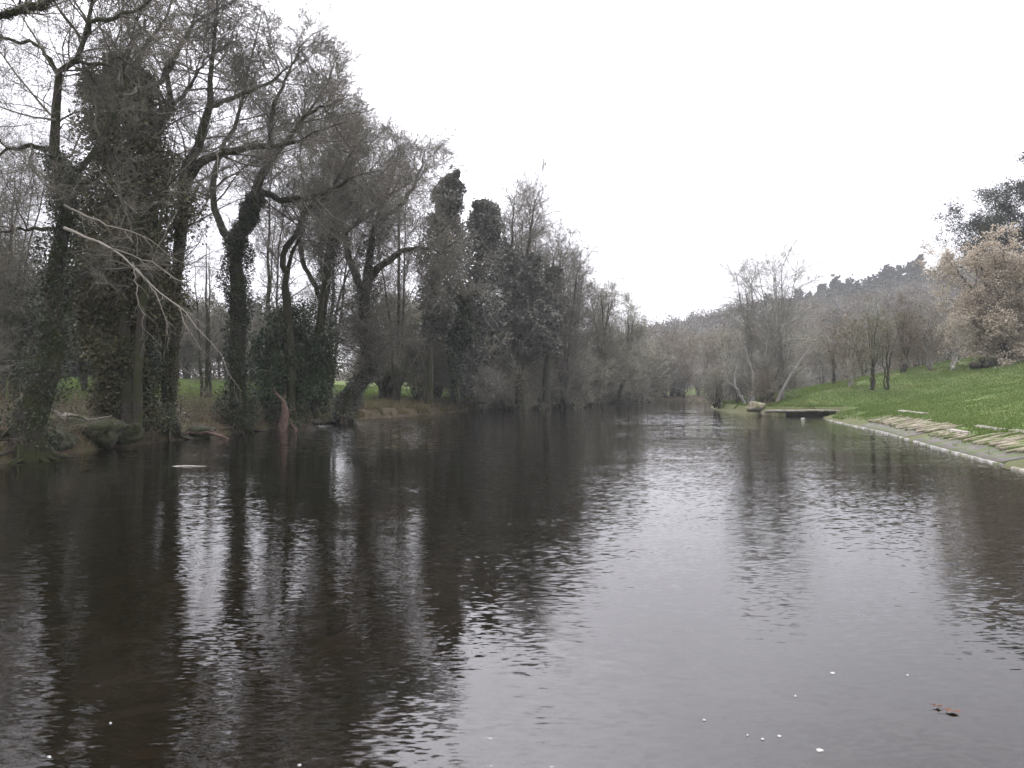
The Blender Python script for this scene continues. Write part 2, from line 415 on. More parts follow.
patch = ramp(nt, noise(nt, 1.0, 2, 0.5, vec, mapping=(0.10, 0.075, 1)), [(0.42, (0.28,) * 3), (0.60, (1,) * 3)])
streak = ramp(nt, noise(nt, 1.0, 3, 0.6, vec, mapping=(0.07, 0.35, 1)), [(0.45, (0,) * 3), (0.62, (1,) * 3)])
rst = ramp(nt, noise(nt, 1.0, 2, 0.5, vec, mapping=(0.06, 0.26, 1)), [(0.42, (.10,) * 3), (0.56, (1,) * 3)])
bands = math_(nt, 'ADD', math_(nt, 'MULTIPLY', band(.21, 9.5, 30, 50, 140, 160), rst), math_(nt, 'MULTIPLY', band(-.165, 6.8, 24, 34, 56, 66), 1.5))
bands = math_(nt, 'ADD', bands, math_(nt, 'MULTIPLY', band(-.53, 1.8, 21, 23, 26, 29), 0.5))
sl_ = vscale(slope_noise((.7, 2.2, 1)), 0.03)
sl_ = vadd(sl_, vscale(slope_noise((5.8, 13.5, 1), 2), math_(nt, 'MULTIPLY', patch, 0.23)))
sl_ = vadd(sl_, vscale(slope_noise((9, 26, 1)), math_(nt, 'ADD', math_(nt, 'MULTIPLY', streak, 0.14), 0.10)))
sl_ = vadd(sl_, vscale(slope_noise((2.4, 7, 1), 2), math_(nt, 'MULTIPLY', bands, 0.6)))
m_ = nt.nodes.new('ShaderNodeVectorMath'); m_.operation = 'MULTIPLY'; nt.links.new(sl_, m_.inputs[0]); m_.inputs[1].default_value = (.45, 1, 0)
m2_ = nt.nodes.new('ShaderNodeVectorMath'); m2_.operation = 'ADD'; nt.links.new(m_.outputs[0], m2_.inputs[0]); m2_.inputs[1].default_value = (0, 0, 1)
bp = nt.nodes.new('ShaderNodeVectorMath'); bp.operation = 'NORMALIZE'; nt.links.new(m2_.outputs[0], bp.inputs[0])
fr = nt.nodes.new('ShaderNodeFresnel'); fr.inputs['IOR'].default_value = 1.38; nt.links.new(bp.outputs[0], fr.inputs['Normal'])
tr = nt.nodes.new('ShaderNodeBsdfTransparent'); tr.inputs['Color'].default_value = (0.34, 0.29, 0.21, 1)
df = nt.nodes.new('ShaderNodeBsdfDiffuse'); df.inputs['Color'].default_value = (0.010, 0.009, 0.006, 1)
gl = nt.nodes.new('ShaderNodeBsdfGlossy'); gl.inputs['Roughness'].default_value = 0.01; gl.inputs['Color'].default_value = (1, 1, 1, 1)
nt.links.new(bp.outputs[0], gl.inputs['Normal'])
m1 = nt.nodes.new('ShaderNodeMixShader'); m1.inputs[0].default_value = 0.45
nt.links.new(tr.outputs[0], m1.inputs[1]); nt.links.new(df.outputs[0], m1.inputs[2])
m2 = nt.nodes.new('ShaderNodeMixShader'); nt.links.new(fr.outputs[0], m2.inputs[0])
nt.links.new(m1.outputs[0], m2.inputs[1]); nt.links.new(gl.outputs[0], m2.inputs[2])
nt.links.new(m2.outputs[0], nt.nodes['Material Output'].inputs['Surface'])
wm = mesh_from('river', np.array([(-40, -2, 0), (230, -2, 0), (230, 190, 0), (-40, 190, 0)], float), [np.array([[0, 1, 2, 3]])], m, False)
tag(link('river', wm), kind='structure')

# ------------------------------------------------------------------ trees
def hand_stem(pts, Y, K=16, rng=None, wob=0.04, dY=0.0):
    """pts: (x px, y px, width px); dY lets the far end lean toward or away"""
    n = len(pts); P = []; r = []
    for i, (x, y, w) in enumerate(pts):
        Yi = Y + dY * i / max(1, n - 1)
        P.append(at(x, y, Yi)); u = i / max(1, n - 1); r.append(w * 0.86 / 2 / F * Yi * (1 - 0.65 * max(0, u - 0.45) / 0.55))
    return resample(P, r, K, rng, wob)

def crown_levels(rng, stems, spec, mb):
    """spec: list of level dicts; returns last-level arrays for buds"""
    P = np.stack([s[0] for s in stems]); Rd = np.stack([s[1] for s in stems])
    outs = [(P, Rd)]
    for i, lv in enumerate(spec):
        src = outs[-1] if not lv.get('also') else (outs[-1])
        lv = dict(lv); S = lv.pop('S'); lv.pop('also', None)
        P, Rd = grow(rng, *src, **lv)
        mb.tubes(P, Rd, S); outs.append((P, Rd))
    return outs

def spec_big(L=4.2, d1=2.0, tw=1.0, up=0.35, dens=1.0, grav=0.0, t0=0.35):
    far = tw >= 1.5
    sp = [dict(dens=d1 * 1.15, t0=t0, L=L * 1.15, fall=0.4, ang=1.0, up=up, K=7, rmax=0.05, wob=0.20, rmin=0.010 * tw, S=5, grav=grav),
          dict(dens=4.0 * dens, t0=0.1, L=L * 0.42, fall=0.4, ang=0.85, up=0.12, K=4, rmax=0.018, wob=0.24, rmin=0.007 * tw, S=3, grav=grav),
          dict(dens=6.5 * dens * (0.8 if far else 1), t0=0.08, L=L * 0.2, fall=0.3, ang=0.8, up=0.08, K=3, rmax=0.010, wob=0.25, rmin=0.0055 * tw, S=3, grav=grav)]
    if not far or dens > 0.8:
        sp.append(dict(dens=(6.5 if not far else 3.5) * dens, t0=0.1, L=L * 0.09, fall=0.2, ang=0.8, up=0.05, K=2, rmax=0.007, wob=0.2, rmin=0.0045 * tw, S=3, grav=grav))
    return sp

def hand_tree(name, label, base, stems, seed, spec=None, crown='twig', bark='bark', ivy=None, buds=0, budsize=0.05, cat='tree', group=None, extra=None):
    rng = np.random.default_rng(seed)
    root = empty(name, base, label, cat, group)
    tb = MB(); 
    SP = np.stack([s[0] for s in stems]); SR = np.stack([s[1] for s in stems])
    tb.tubes(SP, SR, 10, rough=0.14, rng=rng); tb.build('trunk', M[bark], root, base)
    if spec:
        cb = MB(); outs = crown_levels(rng, stems, spec, cb)
        cb.build('crown', M[crown], root, base)
        if buds:
            P = outs[-1][0]; k = rng.integers(0, len(P), buds)
            C = P[k, -1] + rng.normal(0, 0.03, (buds, 3))
            V, Fq = leaves(rng, C, budsize); MB().add(V, Fq).build('buds', M['bud'], root, base, False)
    for iv in (ivy or []):
        P, rad, n, size, mat = iv
        C = sleeve(rng, P, rad, n, seed)
        V, Fq = leaves(rng, C, size, 0.3, 0.8); MB().add(V, Fq).build('ivy', M[mat], root, base, False)
    return root

def rs(seed): return np.random.default_rng(seed)
def st(pts, Y, seed, dY=0.0, wob=0.05): return hand_stem(pts, Y, 16, rs(seed), wob, dY)

# T1: great forked alder at the water's edge
s1 = [st([(30, 462, 44), (28, 425, 34), (44, 382, 26), (51, 349, 23), (54, 308, 22), (56, 257, 16), (64, 220, 14), (64, 184, 14), (56, 150, 13), (59, 109, 11), (62, 72, 10), (75, 59, 10), (83, 37, 9), (90, 0, 8), (94, -50, 6), (104, -110, 3)], 25, 11, -1.0),
      st([(54, 312, 14), (66, 306, 12), (68, 294, 11), (81, 274, 9), (101, 262, 8), (128, 236, 7), (150, 200, 5), (180, 172, 3)], 25, 12, 1.5),
      st([(64, 190, 9), (80, 165, 7), (100, 140, 6), (118, 100, 5), (122, 60, 4), (140, 10, 3), (150, -50, 2)], 25, 13, 2.0),
      st([(84, 34, 5), (103, 17, 5), (130, 14, 4), (160, -10, 3), (185, -40, 2)], 24, 14, -1),
      st([(62, 76, 5), (40, 48, 4), (15, 40, 4), (-30, 34, 3), (-70, 10, 2)], 24.5, 15, -1),
      st([(58, 150, 6), (30, 145, 5), (0, 152, 4), (-40, 170, 3)], 25, 16, -2),
      st([(64, 228, 5), (30, 230, 4), (0, 229, 4), (-50, 240, 3)], 25, 17, -1),
      st([(75, 62, 4), (105, 66, 4), (118, 58, 3), (150, 80, 2)], 24.5, 18, 1)]
ivy1 = [(s1[0][0][:9], np.linspace(0.75, 0.42, 9), 13000, 0.08, 'ivy')]
t1 = hand_tree('alder_tree', 'tall dark forked alder rooted in the water at the left edge, trunk kinked', s1[0][0][0], s1, 101,
               spec_big(3.4, 2.6, 1.0, 0.25, 1.0, t0=0.3), ivy=ivy1, buds=9000, budsize=0.045)
rng = rs(5)
dp = [st([(64, 228, 4), (85, 237, 3), (108, 248, 2.4), (130, 262, 2), (152, 285, 1.7), (178, 305, 1.5), (200, 330, 1.2), (222, 358, 1), (242, 392, .6)], 23, 31, -1.5, 0.03),
      st([(132, 262, 1.6), (136, 285, 1.4), (140, 310, 1.1), (147, 338, .6)], 22.3, 32, 0, 0.03), st([(136, 268, 1.6), (155, 293, 1.2), (165, 320, 1), (168, 350, .6)], 22.2, 33, 0.3, 0.03),
      st([(178, 305, 1.2), (188, 330, 1), (205, 352, .6)], 21.8, 34, -0.3, 0.02), st([(108, 248, 1.8), (150, 262, 1.4), (190, 290, 1.1), (225, 325, .6)], 22.5, 35, -.6, .03),
      st([(64, 205, 3), (100, 222, 2), (140, 235, 1.4), (180, 262, .8)], 23.5, 36, -1, .03)]
db = MB(); P = np.stack([s[0] for s in dp]); Rr = np.stack([s[1] for s in dp]); db.tubes(P, Rr, 6, rough=0.1, rng=rng)
q = grow(rng, P, Rr, 3.6, 0.1, 0.75, 0.3, 0.7, -0.5, 5, 0.01, grav=-0.12, rmin=0.004); db.tubes(*q, 3)
q = grow(rng, *q, 4, 0.1, 0.25, 0.3, 0.7, -0.3, 3, 0.006, rmin=0.003); db.tubes(*q, 3)
o = db.build('drooping_branch', M['twig_pale'], t1, s1[0][0][0]); o['label'] = 'pale dead branch drooping toward the water'

# tree whose mossy limb reaches in at the top left corner (its trunk stands left of the frame)
s0 = [st([(-140, 480, 40), (-135, 380, 32), (-130, 250, 28), (-115, 120, 24), (-80, 40, 20), (-35, 22, 14), (0, 12, 10), (25, 8, 9), (48, 2, 7), (66, -8, 5)], 19, 41, -1.5),
      st([(-130, 260, 20), (-150, 120, 16), (-140, 0, 10), (-120, -120, 5)], 19, 42, 2),
      st([(-115, 120, 9), (-60, 95, 6), (-20, 120, 4), (20, 160, 2)], 19, 43, 2)]
ivy0 = [(s0[0][0][7:], np.linspace(0.16, 0.14, 9), 3500, 0.05, 'ivy_dry')]
hand_tree('oak_tree', 'mossy limb reaching in at the top left corner from a trunk outside the frame', s0[0][0][0], s0, 102, spec_big(2.2, 1.6, 1, 0.1, 0.8, t0=0.55), ivy=ivy0)

# T2: ivy and evergreen column with a stem showing above it
s2 = [st([(128, 428, 14), (126, 380, 13), (124, 300, 13), (138, 220, 11), (146, 150, 10), (144, 100, 9), (137, 66, 8), (146, 48, 7), (156, 31, 6), (170, 4, 5), (180, -40, 3)], 31, 51),
      st([(137, 68, 6), (135, 48, 5), (128, 24, 4), (120, -10, 3)], 31, 52),
      st([(137, 66, 5), (120, 52, 4), (104, 30, 3), (95, 10, 2)], 31, 53, 1),
      st([(144, 110, 6), (165, 70, 5), (185, 40, 3), (200, 0, 2)], 31, 54, 1.5)]
p2 = np.array([at(x, y, 32.0) for x, y in ((126, 425), (124, 385), (122, 340), (124, 300), (126, 265), (126, 225), (128, 185), (127, 145), (124, 110), (122, 80), (118, 62))])
ivy2 = [(p2, np.array([0.9, 1.15, 1.3, 1.75, 2.0, 2.05, 1.9, 1.65, 1.35, 1.0, 0.4]), 105000, 0.125, 'ivy_dry'),
        (p2[:6] + np.array([0.2, 0.3, 0]), np.array([1.3, 1.4, 1.2, 1.2, 1.2, 1.0]), 24000, 0.10, 'ivy')]
hand_tree('ivy_clad_tree', 'tall tree wrapped in a broad olive column of ivy, just right of the forked alder', s2[0][0][0], s2, 103, spec_big(3.0, 2.4, 1, 0.3, 1.0, t0=0.3), ivy=ivy2, buds=5000, budsize=0.05)

# T3: twin stemmed tree
s3 = [st([(168, 432, 16), (170, 400, 13), (168, 340, 12), (164, 280, 11), (150, 215, 10), (144, 184, 10), (156, 137, 9), (170, 106, 9), (169, 72, 8), (184, 37, 7), (203, 16, 6), (231, 3, 4), (250, -20, 3)], 34, 61),
      st([(172, 400, 12), (176, 330, 12), (178, 270, 12), (182, 215, 12), (184, 175, 12), (200, 140, 11), (209, 103, 10), (212, 62, 8), (217, 0, 6), (222, -60, 3)], 34, 62),
      st([(184, 180, 10), (200, 163, 10), (226, 152, 9), (256, 147, 8), (288, 143, 6), (318, 132, 4), (345, 122, 2)], 34, 63, -2),
      st([(212, 106, 5), (230, 98, 5), (256, 88, 4), (285, 72, 3), (305, 45, 2)], 34, 64, 1),
      st([(170, 110, 5), (190, 85, 4), (205, 60, 3), (235, 40, 2)], 34, 65, 2),
      st([(288, 143, 4), (304, 116, 4), (330, 103, 3), (352, 95, 2)], 32.5, 66, 0)]
T3 = hand_tree('alder_tree', 'twin stemmed bare alder with a long limb sweeping right, behind the ivy column', s3[0][0][0], s3, 104, spec_big(3.4, 3.6, 1, 0.15, 1.0, t0=0.22),
          ivy=[(s3[0][0][:6], np.full(6, 0.36), 3500, 0.09, 'ivy'), (s3[1][0][:7], np.full(7, 0.34), 3500, 0.09, 'ivy_dry')], buds=9000, budsize=0.05)
# slim companion trunk
s3b = [st([(137, 430, 11), (138, 380, 10), (141, 330, 9), (146, 280, 8), (158, 240, 6), (165, 190, 4), (178, 120, 2)], 30, 71)]
hand_tree('alder_tree', 'slim straight dark trunk between the ivy column and the twin stemmed alder', s3b[0][0][0], s3b, 105, spec_big(2.0, 1.4, 1, 0.3, 0.8, t0=0.5))

# T4: thick ivy trunk with long crown to the right
s4 = [st([(238, 424, 22), (236, 380, 18), (236, 300, 17), (236, 246, 15), (250, 212, 13), (258, 186, 11), (268, 165, 10), (280, 148, 8), (304, 116, 6), (322, 92, 4), (335, 60, 3)], 40, 81),
      st([(236, 260, 9), (222, 225, 8), (212, 195, 7), (222, 150, 6), (240, 110, 5), (250, 60, 4), (262, 10, 2)], 40, 82, 2),
      st([(258, 190, 8), (285, 200, 7), (320, 195, 6), (350, 178, 4), (380, 170, 2)], 40, 83, -2),
      st([(286, 272, 7), (283, 251, 7), (301, 227, 6), (302, 214, 6), (330, 190, 5), (352, 150, 3), (372, 130, 2)], 41, 84, 1),
      st([(268, 165, 6), (272, 120, 5), (285, 80, 4), (305, 40, 2)], 40, 85, -2)]
T4 = hand_tree('ivy_clad_tree', 'thick ivy covered trunk with bare crown fanning right, behind the broken red stump', s4[0][0][0], s4, 106, spec_big(3.8, 3.4, 1.15, 0.15, 1.05, t0=0.2),
          ivy=[(s4[0][0][:8], np.array([0.8, 0.75, 0.7, 0.7, 0.62, 0.6, 0.5, 0.3]), 28000, 0.10, 'ivy')], buds=9000, budsize=0.06)

# T5: dense evergreen
s5 = [st([(292, 420, 12), (290, 360, 11), (286, 300, 10), (286, 272, 9), (300, 230, 6)], 43, 91), st([(318, 418, 9), (315, 360, 8), (322, 300, 7), (330, 250, 4)], 44, 92)]
root = hand_tree('holly_tree', 'dense dark green evergreen tree at the bank edge right behind the broken red stump', s5[0][0][0], s5, 107, spec_big(2.4, 2.0, 1.2, 0.2, 0.7, t0=0.3))
rng = rs(108); mb = MB()
for cx, cy, rx, rz, n in ((290, 334, 26, 34, 8500), (310, 378, 24, 38, 9500), (275, 385, 24, 36, 8000), (262, 350, 14, 22, 2500), (326, 350, 12, 26, 1800)):
    s = 43.5 / F; C = lumpy(rng, n, (rx * s, rx * s * 0.9, rz * s), 0.4, int(cx), .45) + at(cx, cy, 43.5 + rng.uniform(-.8, .8)); mb.add(*leaves(rng, C, 0.14, 0.2, 0.8))
mb.build('foliage', M['holly'], root, s5[0][0][0], False)

# T6: bent ivy trunk leaning
s6 = [st([(343, 416, 30), (347, 402, 24), (354, 388, 20), (366, 377, 17), (372, 364, 16), (367, 345, 16), (364, 319, 15), (366, 280, 13), (372, 240, 11), (380, 210, 8), (392, 175, 5), (400, 145, 3)], 50, 110),
      st([(366, 300, 9), (350, 260, 8), (345, 220, 6), (355, 180, 4), (350, 150, 2)], 50, 111, 2),
      st([(368, 280, 9), (395, 255, 7), (425, 248, 5), (445, 255, 2)], 50, 112, -3),
      st([(376, 225, 7), (405, 200, 5), (420, 170, 4), (425, 150, 2)], 50, 113, 2)]
T6 = hand_tree('willow_tree', 'bent trunk tree kneeling on the bank beside the gap onto the bright field', s6[0][0][0], s6, 114, spec_big(4.2, 3.0, 1.3, 0.15, 1.1, -0.06, 0.3),
          ivy=[(s6[0][0][:12], np.array([1.0, .8, .7, .6, .6, .65, .8, 1.0, 1.2, 1.2, 1.0, .6]), 15000, 0.13, 'ivy_grey')], buds=9000, budsize=0.07)
s6b = [st([(322, 414, 13), (318, 370, 12), (322, 310, 11), (330, 250, 9), (340, 200, 7), (352, 160, 4), (358, 125, 2)], 48, 120), st([(330, 250, 7), (350, 230, 6), (385, 200, 4), (405, 175, 2)], 48, 121, -1),
       st([(322, 300, 6), (300, 250, 5), (310, 200, 3)], 48, 122)]
hand_tree('ivy_clad_tree', 'straight dark trunk between the evergreen tree and the bent trunk, twiggy grey crown', s6b[0][0][0], s6b, 123, spec_big(3.8, 2.8, 1.3, 0.2, 1.1, 0, 0.3),
          ivy=[(s6b[0][0][:12], np.full(12, 0.75), 9000, 0.12, 'ivy')], buds=6000, budsize=0.07)

# T7, T8: ivy columns
def column(name, label, stem_pts, Y, colpts, seed, mat, n, size, t0=0.4, L=2.6, d1=2.2):
    ss_ = [st(stem_pts, Y, seed)]
    P = np.array([at(x, y, Y) for x, y, w in colpts]); rad = np.array([w / 2 / F * Y for x, y, w in colpts])
    return hand_tree(name, label, ss_[0][0][0], ss_, seed + 1, spec_big(L, d1, 1.5, 0.3, 0.9, 0, t0), ivy=[(P, rad, n, size, mat)], buds=3000, budsize=0.08)
column('ivy_clad_tree', 'taller of the two leaning ivy towers, standing on a thin bare trunk at the bank',
       [(429, 404, 10), (430, 358, 7), (429, 335, 8), (438, 280, 8), (444, 230, 7), (448, 195, 5), (456, 172, 3)], 62,
       [(431, 338, 12), (437, 315, 30), (440, 285, 40), (443, 255, 40), (446, 225, 32), (447, 205, 28), (448, 190, 22), (453, 178, 10), (457, 172, 5)], 130, 'ivy_grey', 30000, 0.22)
column('ivy_clad_tree', 'shorter blunt topped ivy tower right of the taller one',
       [(468, 400, 9), (467, 360, 9), (472, 300, 9), (480, 250, 8), (485, 205, 5)], 68,
       [(467, 396, 10), (466, 372, 16), (468, 345, 34), (474, 310, 42), (480, 275, 38), (483, 245, 32), (484, 225, 27), (485, 210, 22), (485, 203, 12)], 140, 'ivy_grey', 30000, 0.23)
column('ivy_clad_tree', 'dark ivy smothered trunk standing between the two ivy towers, low and narrow',
       [(456, 402, 9), (455, 365, 8), (457, 330, 7), (460, 290, 4)], 66, [(456, 400, 9), (455, 370, 11), (457, 335, 22), (459, 300, 20), (460, 285, 8)], 150, 'ivy', 9000, 0.22, 0.5, 2.0)
# T9: broad dark ivy mass
s9 = [st([(520, 404, 10), (520, 350, 9), (524, 290, 8), (530, 240, 5), (535, 200, 3)], 75, 160), st([(545, 402, 8), (548, 350, 7), (556, 300, 5), (562, 250, 3)], 77, 161),
      st([(505, 404, 8), (503, 350, 7), (508, 290, 6), (512, 235, 4), (515, 195, 2)], 76, 162)]
root = hand_tree('ivy_clad_tree', 'broad dark ivy covered tree with lumpy tops, right of the two ivy towers', s9[0][0][0], s9, 163, spec_big(5.0, 2.6, 1.8, 0.4, 0.8, 0, 0.3), buds=6000, budsize=0.09)
rng = rs(164); mb = MB()
for cx, cy, rx, rz, n in ((510, 270, 14, 26, 5000), (526, 275, 17, 22, 5000), (545, 300, 18, 24, 5000), (515, 315, 26, 34, 9000), (492, 345, 22, 34, 7000), (540, 330, 20, 24, 5000), (553, 280, 9, 14, 2000)):
    s = 75 / F; C = lumpy(rng, n, (rx * s, rx * s * 0.9, rz * s), 0.45, int(cx), 0.35) + at(cx, cy, 75 + rng.uniform(-1.5, 1.5)); mb.add(*leaves(rng, C, 0.3, 0.2, 0.8))
mb.build('ivy', M['ivy_grey'], root, s9[0][0][0], False)

# bare trees by pixel of base and top
def bare(name, label, x, ybase, ytop, Y, spread, seed, nst=3, crown='twig', bark='bark', tw=1.6, dens=0.9, lean=0, up=0.35, L=None, leaf=None, nleaf=0, leafsize=0.12, group=None, t0=0.22, w=4, base=None):
    rng = rs(seed); b0 = at(x, ybase, Y) if base is None else np.array(base); hgt = (ybase - ytop) / F * Y
    stems = []
    for i in range(nst):
        a = rng.uniform(0, 6.28); r = spread / F * Y * rng.uniform(0.2, 0.7) * (0 if i == 0 else 1)
        top = b0 + np.array([math.cos(a) * r + lean / F * Y, math.sin(a) * r, hgt * rng.uniform(0.8, 1.0)])
        mid = b0 * 0.5 + top * 0.5 + np.array([rng.normal(0, .25), rng.normal(0, .25), 0]) - np.array([(top - b0)[0] * 0.22, (top - b0)[1] * 0.22, 0])
        st_ = b0 if i == 0 else b0 + np.array([rng.normal(0, .12), rng.normal(0, .12), 0])
        r0 = w / 2 / F * Y * (1 if i == 0 else 0.7)
        stems.append(resample([st_, st_ * 0.75 + mid * 0.25 + rng.normal(0, .1, 3) * [1, 1, 0], mid, top], [r0 * 1.25, r0, r0 * 0.7, r0 * 0.12], 16, rng, 0.06))
    root = hand_tree(name, label, b0, stems, seed + 1, spec_big(L or spread / F * Y * 0.95, 1.8, tw, up, dens, 0, t0), crown, bark, group=group)
    if leaf:
        P = []
        cr = [c for c in root.children if c.name.startswith('crown')][0]
        co = np.empty(len(cr.data.vertices) * 3, np.float32); cr.data.vertices.foreach_get('co', co); co = co.reshape(-1, 3)
        C = co[rng.integers(len(co) // 3, len(co), nleaf)] + rng.normal(0, 0.06, (nleaf, 3))
        MB().add(*leaves(rng, C, leafsize)).build('leaves', M[leaf], root, (0, 0, 0), False)
    return root
bare('bare_tree', 'airy bare tree whose pale twigs rise behind the blunt ivy tower', 515, 404, 184, 80, 46, 200, 4, tw=1.9)
bare('bare_tree', 'bare twiggy tree sloping down right of the dark lumpy ivy mass', 562, 402, 236, 84, 42, 210, 4, tw=1.9)
bare('bare_tree', 'bare tree filling the canopy between the bent trunk and the taller ivy tower', 398, 408, 158, 64, 54, 220, 4, tw=1.45, dens=.7, t0=.5)
bare('bare_tree', 'bare grey crowned tree behind the holly and the bent trunk', 330, 410, 128, 58, 84, 230, 4, tw=1.4, dens=.6, t0=.5)
bare('bare_tree', 'bare twiggy tree rising behind the evergreen, left of the bent trunk', 272, 412, 150, 56, 50, 225, 3, tw=1.4, t0=.45)
bare('bare_tree', 'tangled bare tree behind the forked alder at the left edge', 15, 418, 110, 44, 70, 250, 5, tw=1.1)
bare('bare_tree', 'rounded bare tree lowering toward the bend beyond the ivy mass', 600, 400, 284, 98, 36, 260, 4, tw=2.2, crown='twig_olive', dens=1.0)
bare('bare_tree', 'last rounded bare tree on the left bank before the bend', 628, 399, 300, 108, 30, 270, 4, tw=2.2, crown='twig_olive', dens=1.0)
bare('bare_tree', 'bare tree at the left frame edge outside the forked alder', -60, 440, -60, 30, 110, 280, 4, tw=1)
bare('bare_tree', 'full rounded bare tree behind the dark lumpy ivy mass, tops just right of it', 536, 402, 222, 92, 40, 411, 6, tw=2.0, dens=1.0, L=4.6)
bare('bare_tree', 'full bare tree midway down the sloping canopy toward the bend', 570, 401, 258, 96, 36, 421, 6, tw=2.0, dens=1.0, L=4.0)
bare('bare_tree', 'low rounded bare tree between the two small ones nearest the bend', 598, 400, 292, 104, 26, 431, 6, tw=2.2, dens=1.0, crown='twig_olive', L=3.4)
# right side: tall pale multi stemmed tree
bare('bare_tree', 'tall pale multi stemmed bare tree at the tip of the right bank', 782, 403, 244, 71, 60, 300, 7, crown='twig_grey', bark='bark_grey', tw=1.5, up=0.3, w=3.2, t0=0.3, L=4.4, dens=.72)
bare('bare_tree', 'pale bare tree leaning over the water beside the tall multi stemmed one', 752, 404, 268, 74, 34, 310, 5, crown='twig_grey', bark='bark_grey', tw=1.8, up=0.5, w=3.4, t0=0.2)
ln = [st([(776, 404, 3.8), (785, 385, 3.4), (797, 366, 3), (812, 344, 2.6)], 69, 320, 0, .01)]
hand_tree('leaning_tree', 'smooth pale dead trunk leaning right against the tall multi stemmed tree', ln[0][0][0], ln, 321, [dict(dens=1.2, t0=0.4, L=1.5, fall=.3, ang=.7, up=.1, K=4, rmax=.03, S=4, rmin=.012)], 'twig_grey', 'bark_grey')
ln = [st([(752, 404, 4), (754, 385, 4), (748, 360, 3), (742, 335, 2)], 70, 322), st([(745, 405, 4), (738, 392, 3.5), (734, 380, 3), (737, 365, 2)], 70, 323), st([(762, 404, 4), (768, 380, 3.5), (766, 350, 2.5), (770, 320, 1.5)], 70, 324)]
hand_tree('leaning_tree', 'cluster of crooked thin pale stems left of the tall multi stemmed tree', ln[0][0][0], ln, 325, spec_big(2.6, 2, 1.8, .3, 0.8), 'twig_grey', 'bark_grey')
ln = [st([(618, 398, 5), (622, 386, 5), (630, 376, 4), (640, 369, 3)], 98, 326)]
hand_tree('leaning_tree', 'dark dead trunk jutting over the water from the far left bank', ln[0][0][0], ln, 327, [dict(dens=.8, t0=0.4, L=1.5, fall=.3, ang=.7, up=.1, K=4, rmax=.03, S=4, rmin=.015)])

# big withered oak on the slope, with pine behind
bx, by, bz = hit(1003, 360)
oak = bare('oak_tree', 'large rounded tree of withered tan leaves at the right edge of the slope', 1003, 360, 244, by, 76, 400, 6, crown='twig_brown', bark='bark', tw=1.4, leaf='tan_leaf', nleaf=48000, leafsize=0.19, w=9, base=(bx, by, bz - .2), t0=0.1, up=0.1, L=4.6)
oak2 = None
px_, py_ = 0.675 * 92, 92.0
def pine(label, x, y, z, h, seed, spread=4.0, group=None, name='pine_tree', size=0.34, nt_=46, per=70, t0=0.35):
    rng = rs(seed); b0 = np.array([x, y, z - .2])
    stems = [resample([b0, b0 + [rng.normal(0, .2), 0, h * .5], b0 + [rng.normal(0, .4), rng.normal(0, .3), h]], [h * .018, h * .013, h * .004], 16, rng, .05)]
    root = empty(name, b0, label, 'tree', group)
    tb = MB(); tb.tubes(np.stack([stems[0][0]]), np.stack([stems[0][1]]), 8, rough=.1, rng=rng); tb.build('trunk', M['bark'], root, b0)
    q1 = grow(rng, np.stack([stems[0][0]]), np.stack([stems[0][1]]), nt_ / h / (1 - t0), t0, spread, .55, 1.15, .25, 6, .07, grav=.10, rmin=.02)
    q2 = grow(rng, *q1, 1.3, .35, spread * .35, .2, .8, .3, 4, .025, grav=.1, rmin=.012)
    cb = MB(); cb.tubes(*q1, 4); cb.tubes(*q2, 3); cb.build('branches', M['bark'], root, b0)
    ends = np.vstack([q2[0][:, -1], q1[0][:, -1], q2[0][:, 2]])
    C = np.repeat(ends, per, 0); C = C + rng.normal(0, 1, C.shape) * np.array([.22, .22, .16]) * (spread / 4)
    MB().add(*leaves(rng, C, size, 0, .25)).build('needles', M['needles'], root, b0, False)
    return root
pine('tall dark pine rising behind the withered tan tree at the right edge', 61.5, 96, H(61.5, 96), 18.5, 500, 8.5, size=.40, t0=0.45, nt_=46, per=46)
pine('second dark pine behind the tan tree, with its top cut by the frame edge', 66, 92, H(66, 92), 23, 505, 6, size=.40, t0=.4, nt_=46, per=46)

# young trees of the slope
YG = 'young trees planted on the grassy slope'
young = [(805, 388, 325, 18, 'slim young tree nearest the tall pale tree, lowest of those on the grassy slope', 'twig_olive', None, 0, 'bark'),
         (833, 384, 322, 16, 'small young tree at the far edge of the lawn, second from the tall pale tree', 'twig_brown', None, 0, 'bark'),
         (851, 386, 316, 20, 'young tree with a forked whitish stem between two dark stemmed ones', 'twig_brown', 'brown_leaf', 1200, 'bark_pale'),
         (872, 390, 306, 24, 'young tree nearest the river on the slope, dark foot and thin olive leaves', 'twig_olive', 'olive_leaf', 1800, 'bark'),
         (887, 390, 322, 14, 'thin sapling just right of the olive leaved young tree', 'twig_brown', None, 0, 'bark'),
         (904, 372, 306, 24, 'bare young tree with a reddish crown at the back of the lawn', 'twig_brown', 'brown_leaf', 1500, 'bark'),
         (930, 370, 308, 22, 'young tree with dark stem base uphill, left of the white stemmed one', 'twig_brown', 'brown_leaf', 800, 'bark_grey'),
         (953, 370, 312, 18, 'young tree with a straight white stem beside the withered tan tree', 'twig_grey', 'tan_leaf', 900, 'bark_pale')]
for i, (x, yb, yt, sp, lab, cr, lf, nl, bk) in enumerate(young):
    p = hit(x, yb)
    bare('young_tree', lab, x, yb, yt, p[1], sp * 1.25, 600 + 10 * i, 5, crown=cr, bark=bk, tw=1.7, leaf=lf, nleaf=nl, leafsize=.16, w=2.0, base=(p[0], p[1], p[2] - .05), t0=.35, group=YG)

